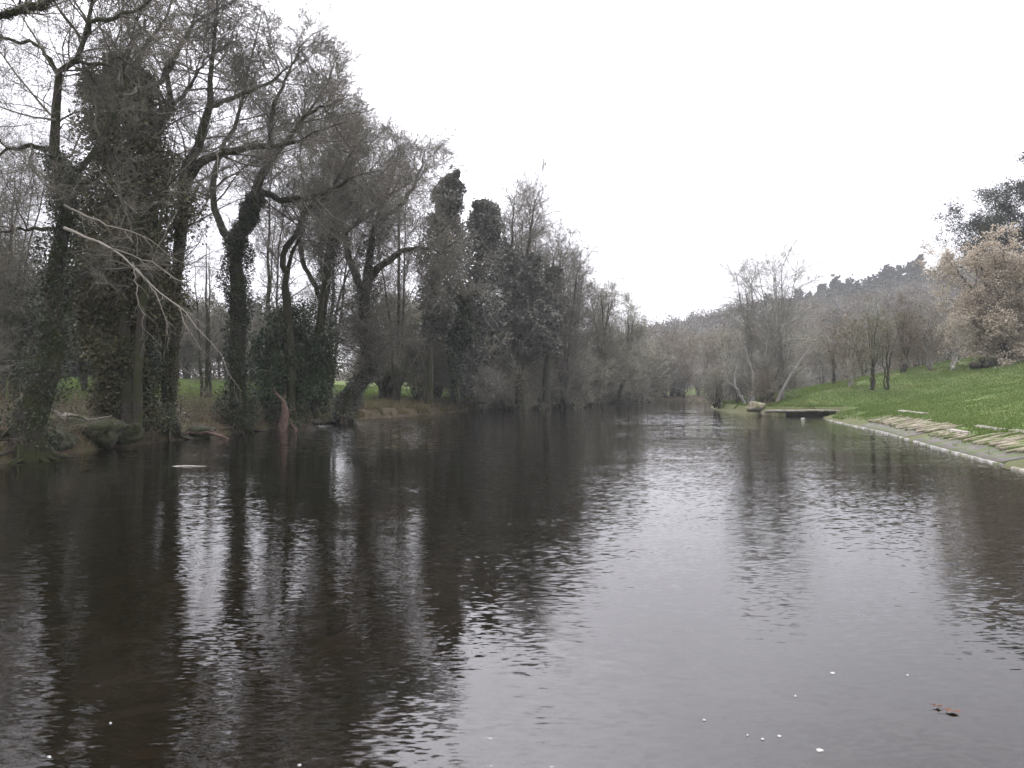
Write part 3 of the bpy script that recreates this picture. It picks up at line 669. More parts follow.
def add_roots(tree, base, r, seed, n=16, L=1.6):
    rng = rs(seed); K = 7; a = rng.uniform(0, 6.28, n); P = np.empty((n, K, 3)); base = np.asarray(base)
    p = base + np.stack([np.cos(a) * r * .6, np.sin(a) * r * .6, np.full(n, .35) + rng.uniform(-.1, .25, n)], 1); P[:, 0] = p
    d = np.stack([np.cos(a), np.sin(a)], 1)
    for i in range(1, K):
        d = d + rng.normal(0, .25, d.shape); d /= np.linalg.norm(d, axis=1, keepdims=True)
        p = p.copy(); p[:, :2] += d * (L / K) * rng.uniform(.6, 1.3, (n, 1)); g = land(p[:, 0], p[:, 1])[0]
        p[:, 2] = np.maximum(np.minimum(p[:, 2] - .02, g + .05 + .25 * (1 - i / K)), g - .02); P[:, i] = p
    MB().tubes(P, (np.linspace(.11, .02, K)[None] * rng.uniform(.5, 1.2, (n, 1))) * (r / .5) ** .5, 6, rough=.1, rng=rng).build('roots', M['bark'], tree, tuple(tree.location))
for tr_, b_, r_, sd in ((t1, at(27, 447, 25), .65, 1), (T3, at(170, 430, 34), .4, 2), (T4, at(238, 424, 40), .55, 3), (T6, at(344, 414, 50), .75, 4)): add_roots(tr_, b_, r_, sd)

# ------------------------------------------------------------------ copied trees: woods and hillside
def proto(name, seed, h, spread, crown, bark, leaf=None, nleaf=0, leafsize=.3, tw=3.5, nst=4, dens=.55, label='', group='', cat='tree', up=.3, d0=1.6):
    rng = rs(seed); root = empty(name, (0, 0, 0), label, cat, group)
    stems = []
    for i in range(nst):
        a = rng.uniform(0, 6.28); r = spread * rng.uniform(.2, .6) * (i > 0)
        top = np.array([math.cos(a) * r, math.sin(a) * r, h * rng.uniform(.75, 1)]); mid = top * .5 - np.array([top[0] * .2, top[1] * .2, 0]) + rng.normal(0, .2, 3)
        stems.append(resample([np.zeros(3) - [0, 0, .4], mid, top], [h * .016, h * .010, h * .002], 10, rng, .08))
    P = np.stack([s[0] for s in stems]); Rr = np.stack([s[1] for s in stems])
    tb = MB(); tb.tubes(P, Rr, 7, rough=.12, rng=rng); tb.build('trunk', M[bark], root)
    cb = MB(); q = grow(rng, P, Rr, d0, .18, spread * .9, .4, 1.0, up, 5, .06, rmin=.008 * tw); cb.tubes(*q, 3)
    q = grow(rng, *q, 4.5 * dens * 1.4, .1, spread * .4, .3, .85, .1, 4, .02, rmin=.006 * tw); cb.tubes(*q, 3)
    q = grow(rng, *q, 5 * dens * 1.4, .1, spread * .2, .3, .85, .1, 3, .01, rmin=.0045 * tw); cb.tubes(*q, 3)
    cb.build('crown', M[crown], root)
    if leaf:
        e = q[0][:, -1]; C = e[rng.integers(0, len(e), nleaf)] + rng.normal(0, .12, (nleaf, 3))
        MB().add(*leaves(rng, C, leafsize)).build('leaves', M[leaf], root, (0, 0, 0), False)
    return root

class Kind:
    def __init__(s, protos): s.p = protos; s.used = set()
    def put(s, i, x, y, sc, rz, label=None, group=None, z=None):
        z = H(x, y) if z is None else z; i = i % len(s.p); sx = sc if hasattr(sc, '__len__') else (sc,) * 3
        if i not in s.used:
            s.used.add(i); r = s.p[i]; r.location = (x, y, z); r.rotation_euler = (0, 0, rz); r.scale = sx
            if label: r['label'] = label
            if group: r['group'] = group
            return r
        return copy_tree(s.p[i], (x, y, z), rz, sx, label, group)

G1 = 'bare trees covering the lower hillside'
hillK = Kind([proto('hillside_tree', 700 + i, 9, 3.6, c, 'bark', lf, nl, .28, 4.5, 4, .5, lab, G1) for i, (c, lf, nl, lab) in enumerate([
    ('twig_brown', 'brown_leaf', 900, 'reddish brown leafless tree in the crowd on the hillside'), ('twig_brown', None, 0, 'brown bare tree in the crowd on the hillside'),
    ('twig_olive', 'olive_leaf', 700, 'dull olive twigged tree in the crowd on the hillside'), ('twig_grey', None, 0, 'grey bare tree in the crowd on the hillside')])])
rng = rs(77); n = 0; tries = 0; placed = []
while n < 290 and tries < 40000:
    tries += 1
    px = rng.uniform(650, 1075); Y = 92 + 280 * rng.random() ** 1.15
    x, y = (px - CX) / F * Y, Y
    z, e, rt, ins = [float(a[0]) for a in land(np.array([x]), np.array([y]))]
    if ins or e < 5: continue
    if rt and e < 27 and Y < 104: continue
    if rt and e < 10: continue
    if any((x - a) ** 2 + (y - b_) ** 2 < (3.0 + .008 * Y) ** 2 for a, b_ in placed): continue
    top = float(np.interp(px, [640, 700, 730, 800, 850, 900, 960, 1024], [342, 332, 322, 308, 297, 286, 276, 256]))
    s_ = min(float(rng.uniform(.8, 1.15)) * (1 + .0016 * Y), (CAMZ + (HY - top) / F * Y - z) / 9.0 * float(rng.uniform(.75, 1.05)))
    if s_ < .4: continue
    placed.append((x, y)); n += 1
    hillK.put(int(rng.choice([0, 1, 1, 2, 2, 3])), x, y, s_, float(rng.uniform(0, 6.28)), z=z)
# pines of the ridge
G2 = 'pines along the ridge'
pk = Kind([pine('dark pine in the row along the ridge top', 0, 0, .2, 11, 800 + i, 3.0, G2, size=1.0, nt_=60, per=18, t0=.06) for i in range(3)])
for r in pk.p: r.location = (0, 0, 0)
rng = rs(78)
for k in range(190):
    t = rng.random() ** .9; x = np.interp(t, [0, .2, .35, .6, .8, 1], [60, 91, 114, 163, 207, 300]); y = np.interp(x, [60, 91, 114, 163, 207, 300], [478, 470, 450, 380, 350, 296])
    x += rng.normal(0, 7); y += rng.normal(-8, 14)
    pk.put(k, x, y, float(rng.uniform(.65, 1.3)), float(rng.uniform(0, 6.28)))
def distant_wood(name, mat, n, lo, hi, seed, size=1.1, per=150):
    rng = rs(seed); Ps = []; tb = []
    k = 0
    while k < n:
        px = rng.uniform(640, 1120); Y = rng.uniform(150, 470); x = (px - CX) / F * Y
        rd, rh = segdist(np.array([x]), np.array([Y]), RIDGE); z, e, rt, ins = [float(a[0]) for a in land(np.array([x]), np.array([Y]))]
        if ins or e < 45 or not (lo <= rd[0] < hi): continue
        k += 1; h = rng.uniform(6, 11); c = np.array([x, Y, z + h * .55])
        Ps.append(lumpy(rng, per, (h * .33, h * .33, h * .48), .35, k, .35) + c)
        tb.append([[x, Y, z - .3], [x, Y, z + h * .5], [x, Y, z + h * .8]])
    mb = MB(); mb.add(*leaves(rng, np.vstack(Ps), size, 0, .5)); tb = np.array(tb); mb.tubes(tb, np.tile([.22, .16, .05], (len(tb), 1)), 4)
    o = mb.build(name, M[mat], None, (0, 0, 0), False); o['kind'] = 'stuff'
distant_wood('distant_evergreen_wood', 'needles', 420, -1, 62, 811)
distant_wood('distant_bare_wood', 'far_wood', 460, 50, 140, 812, .8, 170)
distant_wood('distant_grey_wood', 'ivy_grey', 260, 45, 150, 813, .8, 150)
rng = rs(815); n = 30000; hx = rng.uniform(-190, 12, n); hy = 143 + .06 * hx + rng.normal(0, 1.3, n); hz = land(hx, hy)[0]
hh = 3.2 * (1 + .3 * wav(hx, hy, 4)) * rng.random(n) ** .8
o = MB().add(*leaves(rng, np.stack([hx, hy, hz + hh], 1), .55, 0, .5)).build('far_hedge', M['far_wood'], None, (0, 0, 0), False); o['kind'] = 'stuff'
bare('bare_tree', 'slender bare tree in the gap between the twin stemmed alder and the thick ivy trunk', 206, 410, 236, 60, 30, 241, 3, tw=1.3, t0=.2, dens=.8)
# far brush at the bend and along the left bank
G3 = 'bare shrubs crowding the banks at the river bend'
brK = Kind([proto('shrub', 900 + i, 4.2, 2.6, c, 'bark', None, 0, .2, 2.6, 9, .9, lab, G3, 'shrub', .1, 1.8) for i, (c, lab) in enumerate([
    ('twig_olive', 'olive grey bare shrub overhanging the water toward the bend'), ('twig_grey', 'grey bare shrub at the waterline toward the bend'), ('twig_brown', 'brown bare shrub on the bank toward the bend')])])
rng = rs(79)
def along(A, t):
    d = np.r_[0, np.cumsum(np.hypot(*np.diff(A[:, :2], axis=0).T))]
    return np.interp(t, d, A[:, 0]), np.interp(t, d, A[:, 1])
Lb = LEFT[7:14]; NB = 96; dist = np.hypot(*np.diff(Lb, axis=0).T).sum()
for k in range(NB):
    t = 9 + (dist - 9) * (k + rng.random()) / NB; x, y = along(Lb, t)
    off = rng.choice([-.2, 0.4, 1.5, 4, 8]); x -= off * .8; y += off * .7
    if H(x, y) < 0: x -= .8; y += .8
    s = float(rng.uniform(.85, 1.35)) * (1 + off * .05) * float(np.interp(y, [64, 72, 95, 120], [.6, 1.25, 1.35, 1.3])); brK.put(int(rng.integers(0, 3)) if y > 85 else int(rng.choice([0, 0, 0, 1])), x, y, s, float(rng.uniform(0, 6.28)))
ovK = Kind([proto('shrub', 920 + i, 4.6, 3.4, c, 'bark', None, 0, .2, 4.0, 11, .8, lab, 'bare shrubs hanging over the left waterline', 'shrub', .0, 2.0) for i, (c, lab) in enumerate([
    ('twig_olive', 'olive grey shrub whose bare twigs hang over the left waterline'), ('twig_grey', 'pale twigged shrub hanging over the left waterline')])])
for k in range(26):
    x, y = along(Lb, 13 + 56 * (k + rng.random()) / 26); ovK.put(int(rng.choice([0, 0, 1])), x + .5, y - .4, float(rng.uniform(.7, 1.3)) * float(np.interp(y, [66, 80], [.6, 1.1])), float(rng.uniform(0, 6.28)), z=.25)
Rb = RIGHT[10:15]; dist = np.hypot(*np.diff(Rb, axis=0).T).sum()
for k in range(26):
    t = dist * (k + rng.random()) / 26; x, y = along(Rb, t)
    off = rng.choice([0.3, 2, 4]); x += off; s = float(rng.uniform(.6, 1.1)); brK.put(int(rng.choice([1, 1, 0, 2])), x, y, s, float(rng.uniform(0, 6.28)), z=max(.1, H(x, y)))
for k in range(26):
    x = rng.uniform(22, 75); y = np.interp(x, LEFT[12:16, 0], LEFT[12:16, 1]) + rng.uniform(1, 12)
    brK.put(int(rng.integers(0, 3)), x, y, float(rng.uniform(1.1, 1.9)), float(rng.uniform(0, 6.28)))
# low dark hedge under the far edge of the lawn
# woods beyond the left field
G4 = 'trees beyond the field on the left'
wdK = Kind([proto('woodland_tree', 950 + i, 13, 5.0, c, 'bark', lf, nl, ls, 3.6, 4, .55, lab, G4) for i, (c, lf, nl, ls, lab) in enumerate([
    ('twig', 'ivy', 9000, .34, 'dark evergreen tree beyond the left field'), ('twig', None, 0, .2, 'bare dark tree beyond the left field'),
    ('twig_brown', 'brown_leaf', 1500, .3, 'brown bare tree beyond the left field'), ('twig', 'ivy_dry', 6000, .34, 'olive ivy laden tree beyond the left field')])])
rng = rs(80)
for k in range(130):
    px = rng.uniform(-260, 480); Y = rng.uniform(96, 140); x = (px - CX) / F * Y
    top = float(np.interp(px, [100, 150, 175, 260, 290, 320, 480], [286, 292, 306, 306, 306, 352, 352])); z_ = H(x, Y)
    sc_ = (CAMZ + (HY - top) / F * Y - z_) / 13 * float(rng.uniform(.8, 1.05))
    if 325 < px < 450 and rng.random() < .4: continue
    kd = int(rng.choice([0, 1, 3, 1])) if px < 300 else int(rng.choice([1, 2, 2, 2]))
    wdK.put(kd, x, Y, (max(sc_, .42), max(sc_, .42), sc_), float(rng.uniform(0, 6.28)))
for k, (px, Y, s, kd) in enumerate([(-40, 52, .8, 3), (25, 58, .8, 0), (85, 60, .85, 3), (118, 50, .5, 0), (0, 44, .6, 0), (48, 48, .55, 3), (140, 52, .45, 3), (-90, 44, .8, 0)]):
    wdK.put(kd, (px - CX) / F * Y, Y, s, k * 1.3, label='dark ivy laden tree filling the wood behind the bank trees', group='understorey trees behind the left bank trees')

# ------------------------------------------------------------------ undergrowth, grass
def scatter_under():
    rng = rs(90); mb = MB()
    # arching bramble stems and leaves along the left bank
    n = 6500; t = rng.random(n) ** 1.1 * 75; A = LEFT[1:9]; x, y = along(A, 6 + t); off = .25 + 9 * rng.random(n) ** 1.1
    x = x - off; y = y + off * .3
    z, e, rt, ins = land(x, y); ok = (~ins) & ((rng.random(n) < .35) | (y < 46)); x, y, z = x[ok], y[ok], z[ok]; n = len(x)
    b0 = np.stack([x, y, z - .05], 1); K = 6; d = norm(np.stack([rng.normal(0, .6, n), rng.normal(0, .6, n), np.full(n, 1.)], 1)); ln = rng.uniform(.6, 2.0, n) * np.where(y < 46, 1, .5)
    P = np.empty((n, K, 3)); P[:, 0] = b0
    for i in range(1, K):
        d = norm(d + rng.normal(0, .15, (n, 3)) + np.array([0, 0, -.16])); P[:, i] = P[:, i - 1] + d * (ln / (K - 1))[:, None]
    mb.tubes(P, np.full((n, K), .008), 3)
    q = grow(rng, P, np.full((n, K), .008), 3.2, .2, .5, .2, .8, 0, 4, .006, rmin=.004); mb.tubes(*q, 3)
    mb.build('undergrowth', M['twig_brown'], None); bpy.context.scene.objects['undergrowth']['kind'] = 'stuff'
    C = np.vstack([q[0][:, -1], q[0][:, 2]]); C = np.repeat(C, 2, 0) + rng.normal(0, .1, (len(C) * 2, 3))
    o = MB().add(*leaves(rng, C, .07)).build('undergrowth_leaves', M['under'], None, (0, 0, 0), False); o['kind'] = 'stuff'
scatter_under()

def blades(rng, x, y, z, h, w, lean=.35):
    n = len(x); a = rng.uniform(0, 6.28, n); dx, dy = np.cos(a) * w, np.sin(a) * w; l = rng.normal(0, lean, (n, 2)) * h[:, None]
    b1 = np.stack([x - dx, y - dy, z - .01], 1); b2 = np.stack([x + dx, y + dy, z - .01], 1); tp = np.stack([x + l[:, 0], y + l[:, 1], z + h], 1)
    return np.stack([b1, b2, tp], 1).reshape(-1, 3), np.arange(3 * n).reshape(n, 3)
def grass_right():
    rng = rs(91); n = 420000
    Y = 16 + 90 * rng.random(n) ** 1.5; e0 = .4 + 34 * rng.random(n) ** 1.2
    xr = np.interp(Y, RIGHT[:8, 1], RIGHT[:8, 0]); xr = np.where(Y > 62.6, np.interp(Y, RIGHT[9:14, 1], RIGHT[9:14, 0]), xr)
    x = xr + e0; z, e, rt, ins = land(x, Y)
    wv = wav(x, Y, 1.1) + .6 * wav(x, Y, .4, 2)
    ok = (~ins) & (z > .12) & ((e > 2.3) | (wv > .5) | ((e > .9) & (rng.random(n) < .22)) | ((e > .25) & (wv > 0) & (rng.random(n) < .10))) & (x < .78 * Y + 3) & ((wv > -.9) | (rng.random(n) < .3)); x, Y, z, e, wv = x[ok], Y[ok], z[ok], e[ok], wv[ok]
    h = rng.uniform(.02, .06, len(x)) * (1 + .5 * np.clip(wv, 0, 1)) * (1 + Y / 90) * np.where(e < 3.2, 1.6, 1); V, Fq = blades(rng, x, Y, z, h, .010 + .0004 * Y)
    o = MB().add(V, Fq).build('grass', M['grass'], None, (0, 0, 0), False); o['kind'] = 'stuff'
grass_right()
def grass_left():
    rng = rs(92); n = 120000; A = LEFT[1:13]; t = rng.random(n) * 118; x, y = along(A, 8 + t); off = .15 + 3.6 * rng.random(n) ** 1.4
    x = x - off; y = y + off * .5; z, e, rt, ins = land(x, y); cl = wav(x, y, .7) + .6 * wav(x, y, .25, 1)
    ok = (~ins) & (cl > -.3) & ((y > 46) | (rng.random(n) < .35)); x, y, z, cl = x[ok], y[ok], z[ok], cl[ok]
    h = rng.uniform(.15, .55, len(x)) * (.6 + .5 * np.clip(cl, 0, 1)) * np.where(y > 52, 1.3, .6)
    V, Fq = blades(rng, x, y, z, h, .012 + .0002 * y, .45); o = MB().add(V, Fq).build('bank_grass', M['dry_grass'], None, (0, 0, 0), False); o['kind'] = 'stuff'
    n = 160000; Y = 44 + 60 * rng.random(n) ** 1.1; px = rng.uniform(-60, 500, n); x = (px - CX) / F * Y
    z, e, rt, ins = land(x, Y); ok = (~ins) & (e > 3.5); x, Y, z = x[ok], Y[ok], z[ok]
    V, Fq = blades(rng, x, Y, z, rng.uniform(.08, .28, len(x)), .02 + .0003 * Y, .4); o = MB().add(V, Fq).build('meadow_grass', M['grass'], None, (0, 0, 0), False); o['kind'] = 'stuff'
grass_left()

# ------------------------------------------------------------------ rocks, wood and stonework
def rock(name, label, c, size, seed, mat='mossy', cat='rock', group=None):
    rng = rs(seed); import bmesh
    bm = bmesh.new(); bmesh.ops.create_icosphere(bm, subdivisions=4, radius=1)
    ph = rng.uniform(0, 6.28, 9)
    for v in bm.verts:
        p = v.co.copy()
        f = 1 + .16 * math.sin(2.3 * p.x + ph[0]) * math.sin(2.9 * p.y + ph[1]) + .12 * math.sin(4.1 * p.z + ph[2] + 2 * p.x) + .09 * math.sin(9 * p.x + ph[3]) * math.sin(8 * p.y + ph[4] + 5 * p.z) + .06 * math.sin(19 * p.y + ph[5]) * math.sin(17 * p.z + ph[6] + 13 * p.x)
        v.co = Vector((p.x * size[0] * f, p.y * size[1] * f, p.z * size[2] * f))
    me = bpy.data.meshes.new(name); bm.to_mesh(me); bm.free(); me.materials.append(M[mat])
    me.polygons.foreach_set('use_smooth', np.ones(len(me.polygons), dtype=bool))
    o = link(name, me, None, tuple(c)); o.rotation_euler = (0, 0, rng.uniform(0, 6)); tag(o, label, cat, group); return o
for i, (x, y, Y, s, lab) in enumerate([(92, 432, 29.6, (1.5, .9, .62), 'largest mossy boulder, domed, on the bank right of the forked alder'), (70, 428, 30.4, (.9, .7, .4), 'flat mossy boulder between the forked alder and the domed boulder'),
                                       (122, 434, 30.2, (.8, .6, .35), 'small mossy boulder at the right foot of the domed boulder'), (200, 432, 35.8, (.8, .5, .32), 'mossy rock on the bank edge left of the pale forked branch'),
                                       (60, 440, 27.2, (.8, .5, .4), 'dark wet boulder at the waterline beside the forked alder'), (318, 424, 49, (.6, .5, .3), 'dark rock at the corner of the bank right of the broken stump')]):
    rock('boulder', lab, at(x, y, Y), s, 20 + i)
def logobj(name, label, stems, seed, mat, cat, spec=None, bt='twig_pale', S=9):
    rng = rs(seed); mb = MB(); P = np.stack([s[0] for s in stems]); Rr = np.stack([s[1] for s in stems]).copy(); mb.tubes(P, Rr, S, rough=.12, rng=rng)
    if spec: q = grow(rng, P, Rr, **spec); mb.tubes(*q, 4)
    o = mb.build(name, M[mat], None); tag(o, label, cat); return o
logobj('fallen_branch', 'long broken pale branch lying across the boulders near the forked alder', [st([(46, 403, 5), (56, 413, 6), (64, 419, 6), (66, 414, 5), (78, 416, 4.5), (92, 419, 3.5), (112, 416, 3)], 28.3, 701, 1, .02)], 702, 'slab', 'branch', dict(dens=.8, t0=.2, L=.5, fall=.2, ang=.8, up=.1, K=4, rmax=.02, rmin=.01), S=8)
logobj('fallen_branch', 'pale forked branch hanging over the bank edge left of the broken stump', [st([(175, 434, 3), (195, 433, 3.5), (215, 434, 4), (230, 440, 3.5), (247, 446, 3)], 35.5, 703, -.6, .02), st([(215, 434, 3), (210, 430, 2.5), (196, 428, 2)], 35.5, 704, 0, .02)], 705, 'root', 'branch')
logobj('floating_branch', 'thin pale branch floating on dark water under the left bank', [st([(164, 468, 1.5), (178, 466.5, 2.5), (192, 466, 2), (214, 467, 1.2)], 23.05, 706, 0, .004)], 707, 'bark_pale', 'branch')
# broken stump with root wad
rng = rs(710); mb = MB(); sp = st([(281, 447, 13), (282, 436, 9), (283, 424, 9), (285, 411, 8), (283, 402, 7), (279, 396, 4), (276, 393, 2)], 41, 711, 0, .02)
b0 = at(281, 441, 41.); root = empty('broken_stump', b0, 'reddish broken tree stump standing in the water on its root mass', 'stump')
mb.tubes(np.stack([sp[0]]), np.stack([sp[1]]), 12, rough=.3, rng=rng)
for q_ in ([(279, 398, 4), (275, 392, 2.5), (273, 388, 1)], [(283, 404, 3), (285, 396, 2), (286, 392, .8)], [(284, 416, 3), (290, 411, 2), (296, 409, 1)], [(282, 428, 3), (276, 424, 2), (272, 423, .8)]):
    z_ = st(q_, 41, 714, 0, .02); mb.tubes(np.stack([z_[0]]), np.stack([z_[1]]), 6, rough=.25, rng=rng)
mb.build('trunk', M['bark_red'], root, b0)
n = 110; a = rng.uniform(0, 6.28, n); d = norm(np.stack([np.cos(a) * 1.3, np.sin(a) * .8, rng.uniform(-.3, .55, n)], 1)); K = 6; P = np.empty((n, K, 3)); P[:, 0] = at(281, 443, 41.) + rng.normal(0, .1, (n, 3))
ln_ = rng.uniform(.4, 1.3, n)
for i in range(1, K):
    d = norm(d + rng.normal(0, .35, (n, 3))); P[:, i] = P[:, i - 1] + d * (ln_ / (K - 1))[:, None]
MB().tubes(P, np.linspace(.05, .012, K)[None] * rng.uniform(.5, 1.2, (n, 1)), 5).build('roots', M['root'], root, b0)
logobj('dead_branch', 'grey snag propped between the broken stump and the bank', [st([(303, 444, 3), (298, 434, 4), (292, 424, 3), (286, 412, 2.5)], 41.5, 712, .6, .03)], 713, 'root', 'branch')
# riffle stones breaking the surface by the bank corner
for i, (x, y) in enumerate([(0, 0)]): pass

# right bank: pale edging, sloped stone aprons, slab jetty
def bank_pt(Y, e):
    x = np.interp(Y, RIGHT[:6, 1], RIGHT[:6, 0]); return x + e * .96, Y - e * .28
def strip(name, label, Ya, Yb, e0, e1, z0, z1, thick, mat, cat, seed, jag=.03, group=None, n=40):
    """a curved slab following the bank between offsets e0 and e1, sloping from z0 to z1"""
    rng = rs(seed); V = []
    for Y in np.linspace(Ya, Yb, n):
        j = rng.normal(0, jag, 2)
        for e, z in ((e0, z0), (e1, z1)):
            x, y = bank_pt(Y, e + j[0] * (e == e1)); zz = z + rng.normal(0, jag * .25); V += [(x, y, zz), (x, y, zz - thick)]
    Fq = []
    for i in range(n - 1):
        a = 4 * i; b_ = a + 4
        Fq += [[a, b_, b_ + 2, a + 2], [a + 1, a + 3, b_ + 3, b_ + 1], [a, a + 1, b_ + 1, b_], [a + 2, b_ + 2, b_ + 3, a + 3]]
    Fq += [[0, 2, 3, 1], [4 * n - 4, 4 * n - 3, 4 * n - 1, 4 * n - 2]]
    mb = MB(); mb.add(V, Fq); o = mb.build(name, M[mat], None, (0, 0, 0), False); tag(o, label, cat, group); return o
strip('stone_edging', 'farther long pale edging strip along the right waterline, ending near the slab jetty', 33.9, 54.0, -.05, .04, .055, .065, .35, 'concrete', 'edging', 1, .008)
strip('stone_edging', 'nearer long pale edging strip along the right waterline', 23.2, 33.1, -.05, .04, .055, .065, .35, 'concrete', 'edging', 2, .008)
strip('stone_edging', 'short grey edging piece at the right frame edge', 12, 22.4, -.06, .06, .06, .07, .35, 'slab', 'edging', 3, .01)
strip('stone_apron', 'nearer sloping apron of wet purple grey stone behind the pale edging', 23.4, 33.6, .06, .95, .08, .32, .3, 'apron', 'paving', 4, .02)
strip('stone_apron', 'farther sloping apron of wet purple grey stone behind the pale edging', 35, 45, .06, .85, .08, .30, .3, 'apron', 'paving', 5, .02)
def slats(label, Ya, Yb, seed, e0=1.15, e1=2.5):
    rng = rs(seed); mb = MB(); Y = Ya; k = 0
    base = bank_pt((Ya + Yb) / 2, 1.8)
    while Y < Yb:
        w = rng.uniform(.10, .26); ej = rng.uniform(-.2, .15); ln = (e1 - e0) * rng.uniform(.75, 1.05)
        x, y = bank_pt(Y, (e0 + e1) / 2 + ej); z = H(x, y) + .03
        box(mb, (x, y, z), (ln, w, .12), math.atan2(-.28, .96) + rng.normal(0, .16) , .03, rng, 0, 3)
        V = mb.V[-1]; V[:, 2] += (V[:, 0] - x) * .24
        Y += w + rng.uniform(.05, .28)
    o = mb.build('stone_revetment', M['tan_stone'], None, (0, 0, 0), False); tag(o, label, 'paving'); return o
slats('nearest band of tan stone slabs with mossy joints, at the right frame edge', 20.5, 29.5, 6, .85, 2.5)
slats('short middle band of mossy stone slabs between the nearest and farthest bands', 30.4, 34.2, 8, .85, 1.5)
slats('farthest band of tan stone slabs with mossy joints, above the wet apron', 34.8, 46.5, 7, .8, 2.3)
for i, (Ya, Yb, e, lab) in enumerate([(30.6, 33.6, 2.6, 'flat pale kerb stone in the grass between the two slab bands, upper one'), (31.8, 34.2, 1.7, 'flat pale kerb stone in the grass between the two slab bands, lower one'),
                                      (44, 49, 3.4, 'pale kerb stone in the grass above the farther slab band'), (23, 30, 2.75, 'long pale kerb stone topping the nearer slab band')]):
    x, y = bank_pt((Ya + Yb) / 2, e); z = H(x, y)
    o = strip('kerb_stone', lab, Ya, Yb, e - .13, e + .13, z + .05, z + .09, .2, 'slab', 'kerb stone', 30 + i, .012, n=12)
rock('stone', 'white stone in the water under the slab jetty', at(803, 419, 55.8), (.24, .15, .08), 50, 'concrete', 'stone')
# slab jetty: long slab on supports
jb = (24.2, 62.1, 0); root = empty('slab_jetty', jb, 'low stone slab jetty beside the water at the lawn corner', 'jetty')
rng = rs(60); mb = MB(); box(mb, (24.2, 62.4, .42), (6.0, 1.7, .13), -.03, .015, rng, 0, 12); mb.build('slab', M['slab'], root, jb, False)
mb = MB(); box(mb, (22.0, 62.5, .10), (1.7, 1.5, .50), -.03, .02, rng, 0, 3); mb.build('pier', M['tan_stone'], root, jb, False)
mb = MB(); box(mb, (26.9, 62.6, .10), (.5, 1.4, .50), -.03, .02, rng, 0, 2); mb.build('pier', M['apron'], root, jb, False)
mb = MB(); box(mb, (24.6, 63.1, .10), (3.6, .25, .50), -.03, .02, rng, 0, 6); mb.build('back_wall', M['apron'], root, jb, False)
rock('stone', 'rounded tan rock on the bank tip left of the slab jetty', at(757, 407, 63.6), (.75, .5, .5), 51, 'tan_stone', 'stone')
# log pile beside the big withered tree
p = hit(985, 367); root = empty('log_pile', p, 'dark heap of cut logs on the slope beside the withered tan tree', 'log pile')
rng = rs(61)
for k, (dx, dz, r) in enumerate([(-1.2, .2, .28), (-.6, .22, .26), (0, .2, .3), (.6, .2, .26), (1.2, .2, .28), (-.3, .62, .25), (.4, .6, .27), (.9, .62, .22)]):
    P_ = np.array([[p[0] + dx - .5, p[1] - .9 + rng.uniform(-.2, .2), p[2] + dz], [p[0] + dx, p[1], p[2] + dz], [p[0] + dx + .5, p[1] + .9, p[2] + dz + .1]])
    s = resample(P_, [r * .05, r, r * .05][0:0] + [r, r, r * .9], 8, rng, .01)
    P2 = np.vstack([s[0][:1], s[0], s[0][-1:]]); R2 = np.r_[.01, s[1], .01]
    MB().tubes(P2[None], R2[None], 9, rough=.08, rng=rng).build('log', M['bark'], root, p)

# things afloat in the foreground
def flat_blob(name, label, px, py, r, seed, mat, cat, group=None, asp=.6, t=.006):
    rng = rs(seed); Y = CAMZ * F / (py - HY); c = np.array([(px - CX) / F * Y, Y, .004]); k = 14; a = np.arange(k) * 2 * math.pi / k; rr = r * (1 + rng.uniform(-.45, .4, k)); th = rng.uniform(-.5, .5)
    x = np.cos(a) * rr; y = np.sin(a) * rr * asp; xx = x * math.cos(th) - y * math.sin(th); yy = x * math.sin(th) + y * math.cos(th)
    V = [(0, 0, t)] + [(x_ * .7, y_ * .7, t * .8) for x_, y_ in zip(xx, yy)] + [(x_, y_, -.01) for x_, y_ in zip(xx, yy)]
    T = [[0, 1 + i, 1 + (i + 1) % k] for i in range(k)]; Q4 = [[1 + i, 1 + k + i, 1 + k + (i + 1) % k, 1 + (i + 1) % k] for i in range(k)]
    mb = MB(); mb.V.append(np.array(V)); mb.n = len(V); mb.F = {3: [np.array(T)], 4: [np.array(Q4)]}
    o = mb.build(name, M[mat], None); o.location = c; tag(o, label, cat, group); return o
for i, (x, y, r) in enumerate([(704, 720, .022), (747, 735, .013), (762, 739, .02), (779, 736, .026), (819, 750, .042), (795, 696, .018), (907, 675, .02), (832, 673, .035), (50, 757, .026), (300, 765, .02), (111, 723, .018)]):
    flat_blob('foam_fleck', 'small white fleck of foam floating on the near water', x, y, r * .62, 40 + i, 'foam', 'foam', 'foam flecks on the near water')
def float_leaf(px, py, s, label, seed):
    rng = rs(seed); Y = CAMZ * F / (py - HY); c = ((px - CX) / F * Y, Y, .006)
    a = np.linspace(-math.pi, math.pi, 25)[:-1]; rr = s * (.55 + .3 * np.abs(np.cos(1.5 * a)) + .18 * np.cos(a)); x = np.cos(a) * rr * 1.5; y = np.sin(a) * rr * .9; z = .006 + .012 * np.sin(a * 2 + 1) ** 2
    V = np.vstack([[0, 0, .008], np.stack([x, y, z], 1)]); T = np.array([[0, 1 + i, 1 + (i + 1) % 24] for i in range(24)])
    root = empty('fallen_leaf', c, label, 'leaf'); MB().add(V, T).build('blade', M['leafdead'], root); 
    P = np.array([[[-s * .2, 0, .01], [-s * 1.2, -s * .1, .014], [-s * 1.9, s * .15, .02]]]); MB().tubes(P, np.full((1, 3), .0018), 5).build('stalk', M['leafdead'], root); root.rotation_euler = (0, 0, rng.uniform(-.6, .3)); return root
